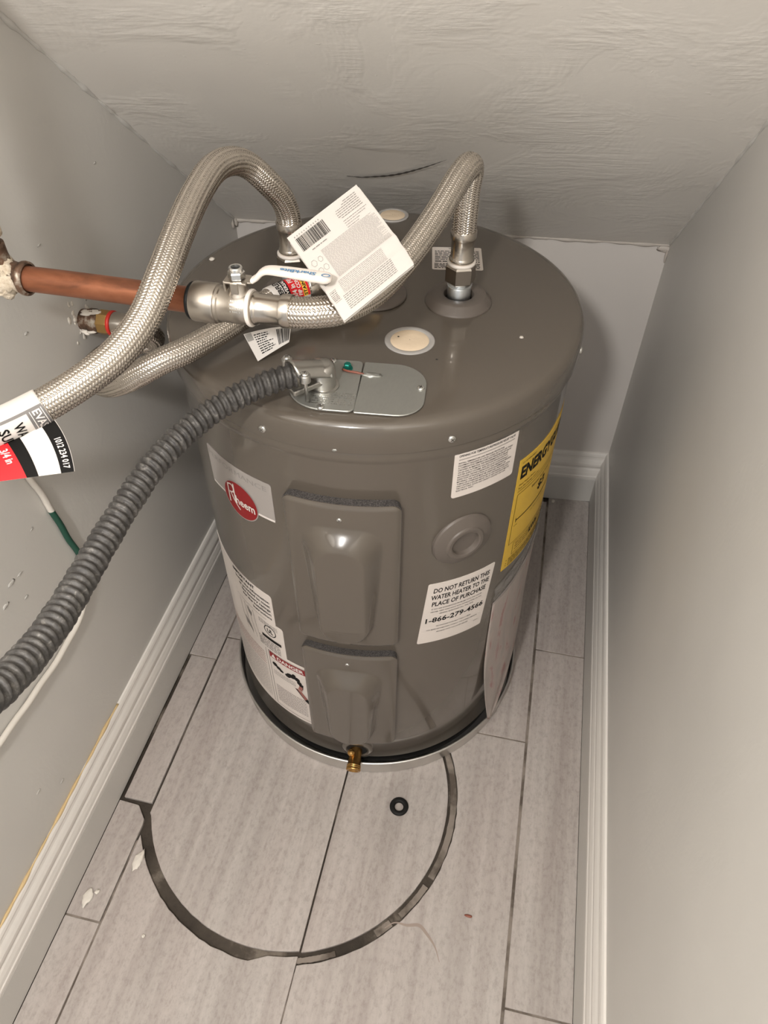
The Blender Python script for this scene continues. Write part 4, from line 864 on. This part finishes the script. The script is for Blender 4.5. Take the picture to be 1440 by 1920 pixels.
lv = add('lever_grip', sweep_box([(SX + .0165, VY, 1.0035), (SX + .0215, VY, 1.0070), (SX + .027, VY, 1.0128), (SX + .034, VY, 1.0158), (SX + .050, VY, 1.0160), (SX + .070, VY, 1.0152), (SX + .0975, VY, 1.0140)], lambda t: .0118 + .0035 * min(1, t * 2) - .007 * max(0, (t - .93) / .07) ** 2, lambda t: .0052 + .0034 * min(1, t * 1.3) - .004 * max(0, (t - .93) / .07) ** 2), 'lever', bv, label='white vinyl lever grip')
P = Print(); P.text('SharkBite', .0, 0, .0052, width=.036, bold=.03, rot=PI); P.ellipse(.010, -.003, .0045, .0032, 16, .0012)
P.build('lettering', flat_sheet((SX + .083, VY - .0012, 1.0191), (1, 0, -.02), (0, 1, 0)), .0004, 'bluetext', lv)

# ------------------------------------------------------------------ brass wall stub
ws = thing('wall_stub_fitting', (XL, -.08, .80), 'short brass stub fitting with a red ring, smeared with plaster at the wall', 'pipe fitting')
ax = lambda x: axis_m((x, -.080, .80), (1, 0, 0), .4)
add('old_nut', xf(lathe([(.0155, 0), (.0165, .012), (.0178, .013), (.0178, .020), (.0165, .021), (.0162, .028)], 28), ax(XL)), 'oldcopper', ws, angle=40)
add('brass_hex', xf(lathe([(.0140, 0), (.0165, 0), (.0178, .0015), (.0178, .0155), (.0165, .0170), (.0140, .0170)], 8), ax(-.3855)), 'brass', ws, smooth=False)
add('red_ring', xf(lathe([(.0130, 0), (.0178, 0), (.0182, .001), (.0182, .0035), (.0174, .0045), (.013, .0045)], 36), ax(-.3688)), 'redplastic', ws)
add('steel_collar', xf(lathe([(.0130, 0), (.0165, 0), (.0168, .002), (.0162, .012), (.0155, .022), (.0150, .030), (.013, .030)], 36), ax(-.3645)), 'ferrule', ws)
rq = np.random.default_rng(17); sm_l = []
for k in range(20):
    an = rq.uniform(0, 2 * PI); rr_ = .014 + abs(rq.normal(0, .012)); sm_l.append(lump((XL + .0004, -.08 + rr_ * math.cos(an) - .004, .80 + rr_ * 1.2 * math.sin(an) + .006), rq.uniform(.002, .0055), 200 + k, 5, (.22, rq.uniform(.5, 1), rq.uniform(.8, 1.5))))
for k, (dx, dy, dz, s_) in enumerate(((.012, -.004, .0150, .009), (.020, -.001, .0155, .007), (.028, -.003, .0165, .005), (.010, -.0145, -.009, .008), (.019, -.0150, -.008, .006))): sm_l.append(lump((XL + dx, -.08 + dy, .80 + dz), s_, 260 + k, 7, (1.1, .8, .35)))
add('plaster_smear', join(*sm_l), 'plaster', ws, label='white plaster smeared at the wall')

# ------------------------------------------------------------------ paper booklet hung on the hose
bk = thing('instruction_leaflet', (.0365, -.2993, .986), 'folded white instruction leaflet with bar code hanging on a steel hose', 'leaflet')
Kb = [np.array(q) for q in ((-.0443, -.2147, 1.0208), (.0108, -.1391, 1.0502), (.0882, -.2147, 1.0078), (.0365, -.2993, .986))]  # left, top, right, bottom
def FB(x, y, h):   # x 0..1 from left corner to top corner, y 0..1 from that edge down to the lower right edge
    x, y, h = np.broadcast_arrays(*(np.asarray(q, float) for q in (x, y, h))); u = x[..., None]; t = y[..., None]
    p = (1 - t) * ((1 - u) * Kb[0] + u * Kb[1]) + t * ((1 - u) * Kb[3] + u * Kb[2]); nn = np.cross(Kb[1] - Kb[0], Kb[3] - Kb[0]); nn /= np.linalg.norm(nn); nn = nn * np.sign(nn @ (camP - Kb[0]))
    fold = .0025 * np.exp(-((t - .70) / .05) ** 2) + .0018 * np.exp(-((t - .84) / .04) ** 2); curl = -.006 * np.clip(t - .9, 0, 1) ** 1.2 * 4
    return p + nn * (h[..., None] + fold + curl + .002 * np.sin(PI * t))
def leaf(u0, u1, t0, t1, h, name, parent):
    us = np.linspace(u0, u1, 8); ts = np.linspace(t0, t1, 40); X, Y = np.meshgrid(us, ts, indexing='ij'); a = FB(X.ravel(), Y.ravel(), h); b = FB(X.ravel(), Y.ravel(), h - .0008); n_ = len(a)
    F_ = [(i * 40 + j, (i + 1) * 40 + j, (i + 1) * 40 + j + 1, i * 40 + j + 1) for i in range(7) for j in range(39)]; F_ += [tuple(n_ + k for k in q[::-1]) for q in F_]
    ring = [i * 40 for i in range(8)] + [7 * 40 + j for j in range(1, 40)] + [i * 40 + 39 for i in range(6, -1, -1)] + [j for j in range(38, 0, -1)]
    F_ += [(p, n_ + p, n_ + q, q) for p, q in zip(ring, ring[1:] + ring[:1])]; return add(name, (np.vstack([a, b]), F_), 'paper', parent, angle=50)
lf = leaf(0, 1, 0, 1, 0, 'front_page', bk); leaf(.012, 1.012, .03, .985, -.0012, 'inner_page', bk); leaf(.0, 1.0, .05, 1.0, -.0024, 'back_page', bk)
P = Print(); rn = random.Random(51)
P.barcode(.06, .44, .075, .235, rn, 40)
for i in range(11): P.ellipse(.07 + i * .033, .052, .006, .008, 8, .003)
P.build('bar_code', FB, .0003, 'ink', lf)
P = Print()
for i, fl2 in enumerate((.5, .62, .95, 1, 1, 1, .9)): P.words(.60 + (1 - fl2) * .3, .93, .05 + i * .024, .008, rn, .03)
P.build('heading_print', FB, .0003, 'greyink', lf); P = Print()
for i, fl2 in enumerate((1, .9, .6, .5)): P.words(.62, .62 + .33 * fl2, .235 + i * .026, .006, rn, .03)
P.build('address_print', FB, .0003, 'greyink', lf); P = Print(); P.words(.15, .36, .27, .010, rn, .04); P.build('item_number', FB, .0003, 'greyink', lf); P = Print()
for q in ((.08, .40, .035), (.165, .40, .03), (.10, .50, .03), (.17, .50, .032)): P.ellipse(q[0], q[1], q[2], q[2] * 1.1, 6, .004)
P.build('recycling_symbols', FB, .0003, 'greyink', lf)
P = Print()
for i in range(30): P.words(.22, .97, .335 + i * .0112, .0036, rn, .03, rn.choice([1, 1, 1, .96, .9]))
for i in range(10): P.words(.17, .78, .70 + i * .0125, .0040, rn, .03)
P.build('body_print', FB, .0003, 'paleink', lf)
P = Print()
for i in range(8): P.words(.13, .80, .835 + i * .0165, .0062, rn, .035)
for i in range(5): P.words(.03, .12, .60 + i * .012, .007, rn, .03)
for i in range(6): P.words(.02, .10, .745 + i * .016, .007, rn, .03)
P.rect(.02, .105, .735, .738); P.rect(.02, .105, .845, .848); P.build('notice_print', FB, .0003, 'greyink', lf)

# ------------------------------------------------------------------ flexible conduit with its squeeze connector
fc_ = thing('flexible_conduit', (-.013, -.223, ZT + .0036), 'dusty grey spiral metal conduit running from the lid towards the lower left', 'conduit')
pK = [(-.036, -.2575, .8835), (-.048, -.2665, .8830), (-.063, -.2795, .8815), (-.089, -.304, .877), (-.113, -.338, .871), (-.1290, -.376, .866), (-.139, -.420, .8615), (-.1435, -.465, .856), (-.143, -.513, .855), (-.138, -.559, .859), (-.131, -.603, .867), (-.1245, -.643, .879), (-.119, -.679, .894), (-.116, -.706, .908), (-.114, -.73, .922), (-.112, -.76, .945)]
PIT = .0086
def spiral(u, s):
    ph = np.mod(s / PIT + u, 1.0); prof = np.where(ph < .62, np.sin(PI * ph / .62) ** .5, 0); jit = .00035 * np.sin(s * 190 + 3 * np.sin(s * 37)) ; return -.0016 + .0030 * prof + jit
add('spiral_tube', tube(None, .0128, 40, disp=spiral, path=smooth_path(pK, .00085)), 'conduit', fc_)
BX = (-.013, -.223); zb = ZT + .0036
add('connector_base', at2(lathe([(.0185, zb), (.0185, zb + .0022), (.0165, zb + .003), (.0152, zb + .003), (.0152, zb + .0185), (.0145, zb + .020), (.0005, zb + .020)], 40), BX), 'diecast', fc_, angle=40)
dr = Vector((-.028, -.031, 0)).normalized()
def rib(u0, u1, r, zc0, zc1, n=14, th=.0018):
    """half-round saddle from base to clamp"""
    V = []; side = Vector((-dr.y, dr.x, 0))
    for k in range(13):
        t = k / 12; c = Vector((BX[0], BX[1], zc0 + (zc1 - zc0) * t)) + dr * (u0 + (u1 - u0) * t)
        for rr in (r, r - th):
            for j in range(n + 1): a = PI * j / n; V.append(c + side * rr * math.cos(a) * (1 - .08 * t) + Vector((0, 0, 1)) * rr * math.sin(a) * .85)
    m_ = n + 1; F_ = []
    for k in range(12):
        for q in range(2):
            for j in range(n): a = (k * 2 + q) * m_ + j; b = ((k + 1) * 2 + q) * m_ + j; F_.append((a, a + 1, b + 1, b))
    for k in (0, 12):
        for j in range(n): a = k * 2 * m_ + j; F_.append((a, a + 1, a + m_ + 1, a + m_))
    for k in range(12):
        for j in (0, n): a = k * 2 * m_ + j; b = (k + 1) * 2 * m_ + j; F_.append((a, b, b + m_, a + m_))
    return V, F_
add('clamp_saddle', rib(-.003, .040, .0165, zb + .0195, .8830), 'diecast', fc_)
add('saddle_end', xf(lathe([(.0158, -.006), (.0160, .004), (.0148, .0095), (.010, .0130), (.0005, .0142)], 32), Matrix.Translation((BX[0] + dr.x * .001, BX[1] + dr.y * .001, zb + .0205))), 'diecast', fc_)
side = Vector((-dr.y, dr.x, 0))
for sg in (1, -1):
    e = Vector((BX[0], BX[1], .879)) + dr * .034 + side * sg * .0195
    ear = add('clamp_ear', at2(lathe([(.0062, -.0040), (.0062, .0040), (.0050, .0052), (.0005, .0052)], 20), (e.x, e.y), .8835), 'diecast', fc_)
    screw(ear, (e.x, e.y, .8885), (0, 0, 1), .0046, .6 + sg, name='clamp_screw')
    add('screw_shank', at2(lathe([(.0022, -.028), (.0022, 0)], 10, True), (e.x, e.y), .880), 'screw', ear)
e0 = Vector((BX[0], BX[1], 0)); q0 = e0 + dr * .010; q1 = e0 + dr * .046
add('lower_arm', bevelled(xf(box(.006, .046, -.0125, .0125, zb + .0100, zb + .0175), Matrix.Translation((BX[0], BX[1], 0)) @ Matrix.Rotation(math.atan2(dr.y, dr.x), 4, 'Z')), .002, 2), 'diecast', fc_, smooth=False)

# ------------------------------------------------------------------ painted ground wire on the wall
pW = [(-.407, -.31, .75), (-.407, -.301, .697), (-.407, -.293, .656), (-.407, -.287, .608), (-.407, -.281, .556), (-.407, -.274, .506), (-.407, -.275, .465), (-.407, -.297, .432), (-.407, -.327, .414), (-.407, -.387, .405), (-.407, -.466, .410), (-.407, -.543, .418), (-.407, -.64, .432), (-.407, -.75, .45)]
gw = add('ground_wire', tube(pW, .0046, 12, .004, disp=lambda u, s: .0005 * np.sin(s * 90 + u * 6) * np.ones_like(u)), 'wire', None, label='thin green wire half covered in white paint on the grey wall', cat='wire', loc=(0, 0, 0))

# ------------------------------------------------------------------ odds and ends on the floor
add('rubber_washer', at2(lathe([(.0078, .0002), (.0150, .0002), (.0172, .0014), (.0174, .0036), (.0156, .0050), (.0115, .0056), (.0086, .0044), (.0080, .0024), (.0078, .0002)], 40), (.118, -.341)), 'rubber', None, label='black rubber cone washer lying on the tile', cat='washer', loc=(.118, -.341, 0))
def chip(x, y, s, seed, sq, label, mat='plaster'): add('plaster_chip', lump((x, y, s * sq[2] * .82), s, seed, 7, sq), mat, None, label=label, cat='debris', group='plaster crumbs on the floor', loc=(x, y, 0))
chip(-.313, -.533, .0145, 61, (.55, 1.1, .16), 'white plaster flake lying beside the curved floor cut')
chip(-.371, -.607, .0135, 62, (.6, 1.15, .14), 'large white plaster flake on the narrow plank by the baseboard')
chip(-.359, -.596, .0055, 63, (.8, .7, .3), 'small white plaster crumb right beside the large flake')
chip(-.252, -.642, .0030, 64, (1, 1, .5), 'tiny white plaster crumb below the curved floor cut')
chip(.353, .540, .0045, 65, (1, 1.4, .5), 'white plaster crumb by the end wall baseboard')
add('wood_splinter', lump((.2687, -.4973, .0012), .0055, 71, 6, (1, .45, .25)), 'redwire', None, label='tiny reddish brown splinter on the tile', cat='debris', loc=(.2687, -.4973, 0))
for k, (x, y, s) in enumerate(((-.2602, .0505, .0045), (.206, -.062, .0028), (.0345, -.192, .002))):
    add('lid_crumb', lump((x, y, ZT + s * .28), s, 81 + k, 6, (1, 1, .35)), 'plaster', None, label=('white crumb on the lid behind the ball valve', 'white speck on the bare right part of the lid', 'white speck on the lid above the wiring plates')[k], cat='debris', group='crumbs on the heater lid', loc=(x, y, ZT))
bpy.context.view_layer.update()
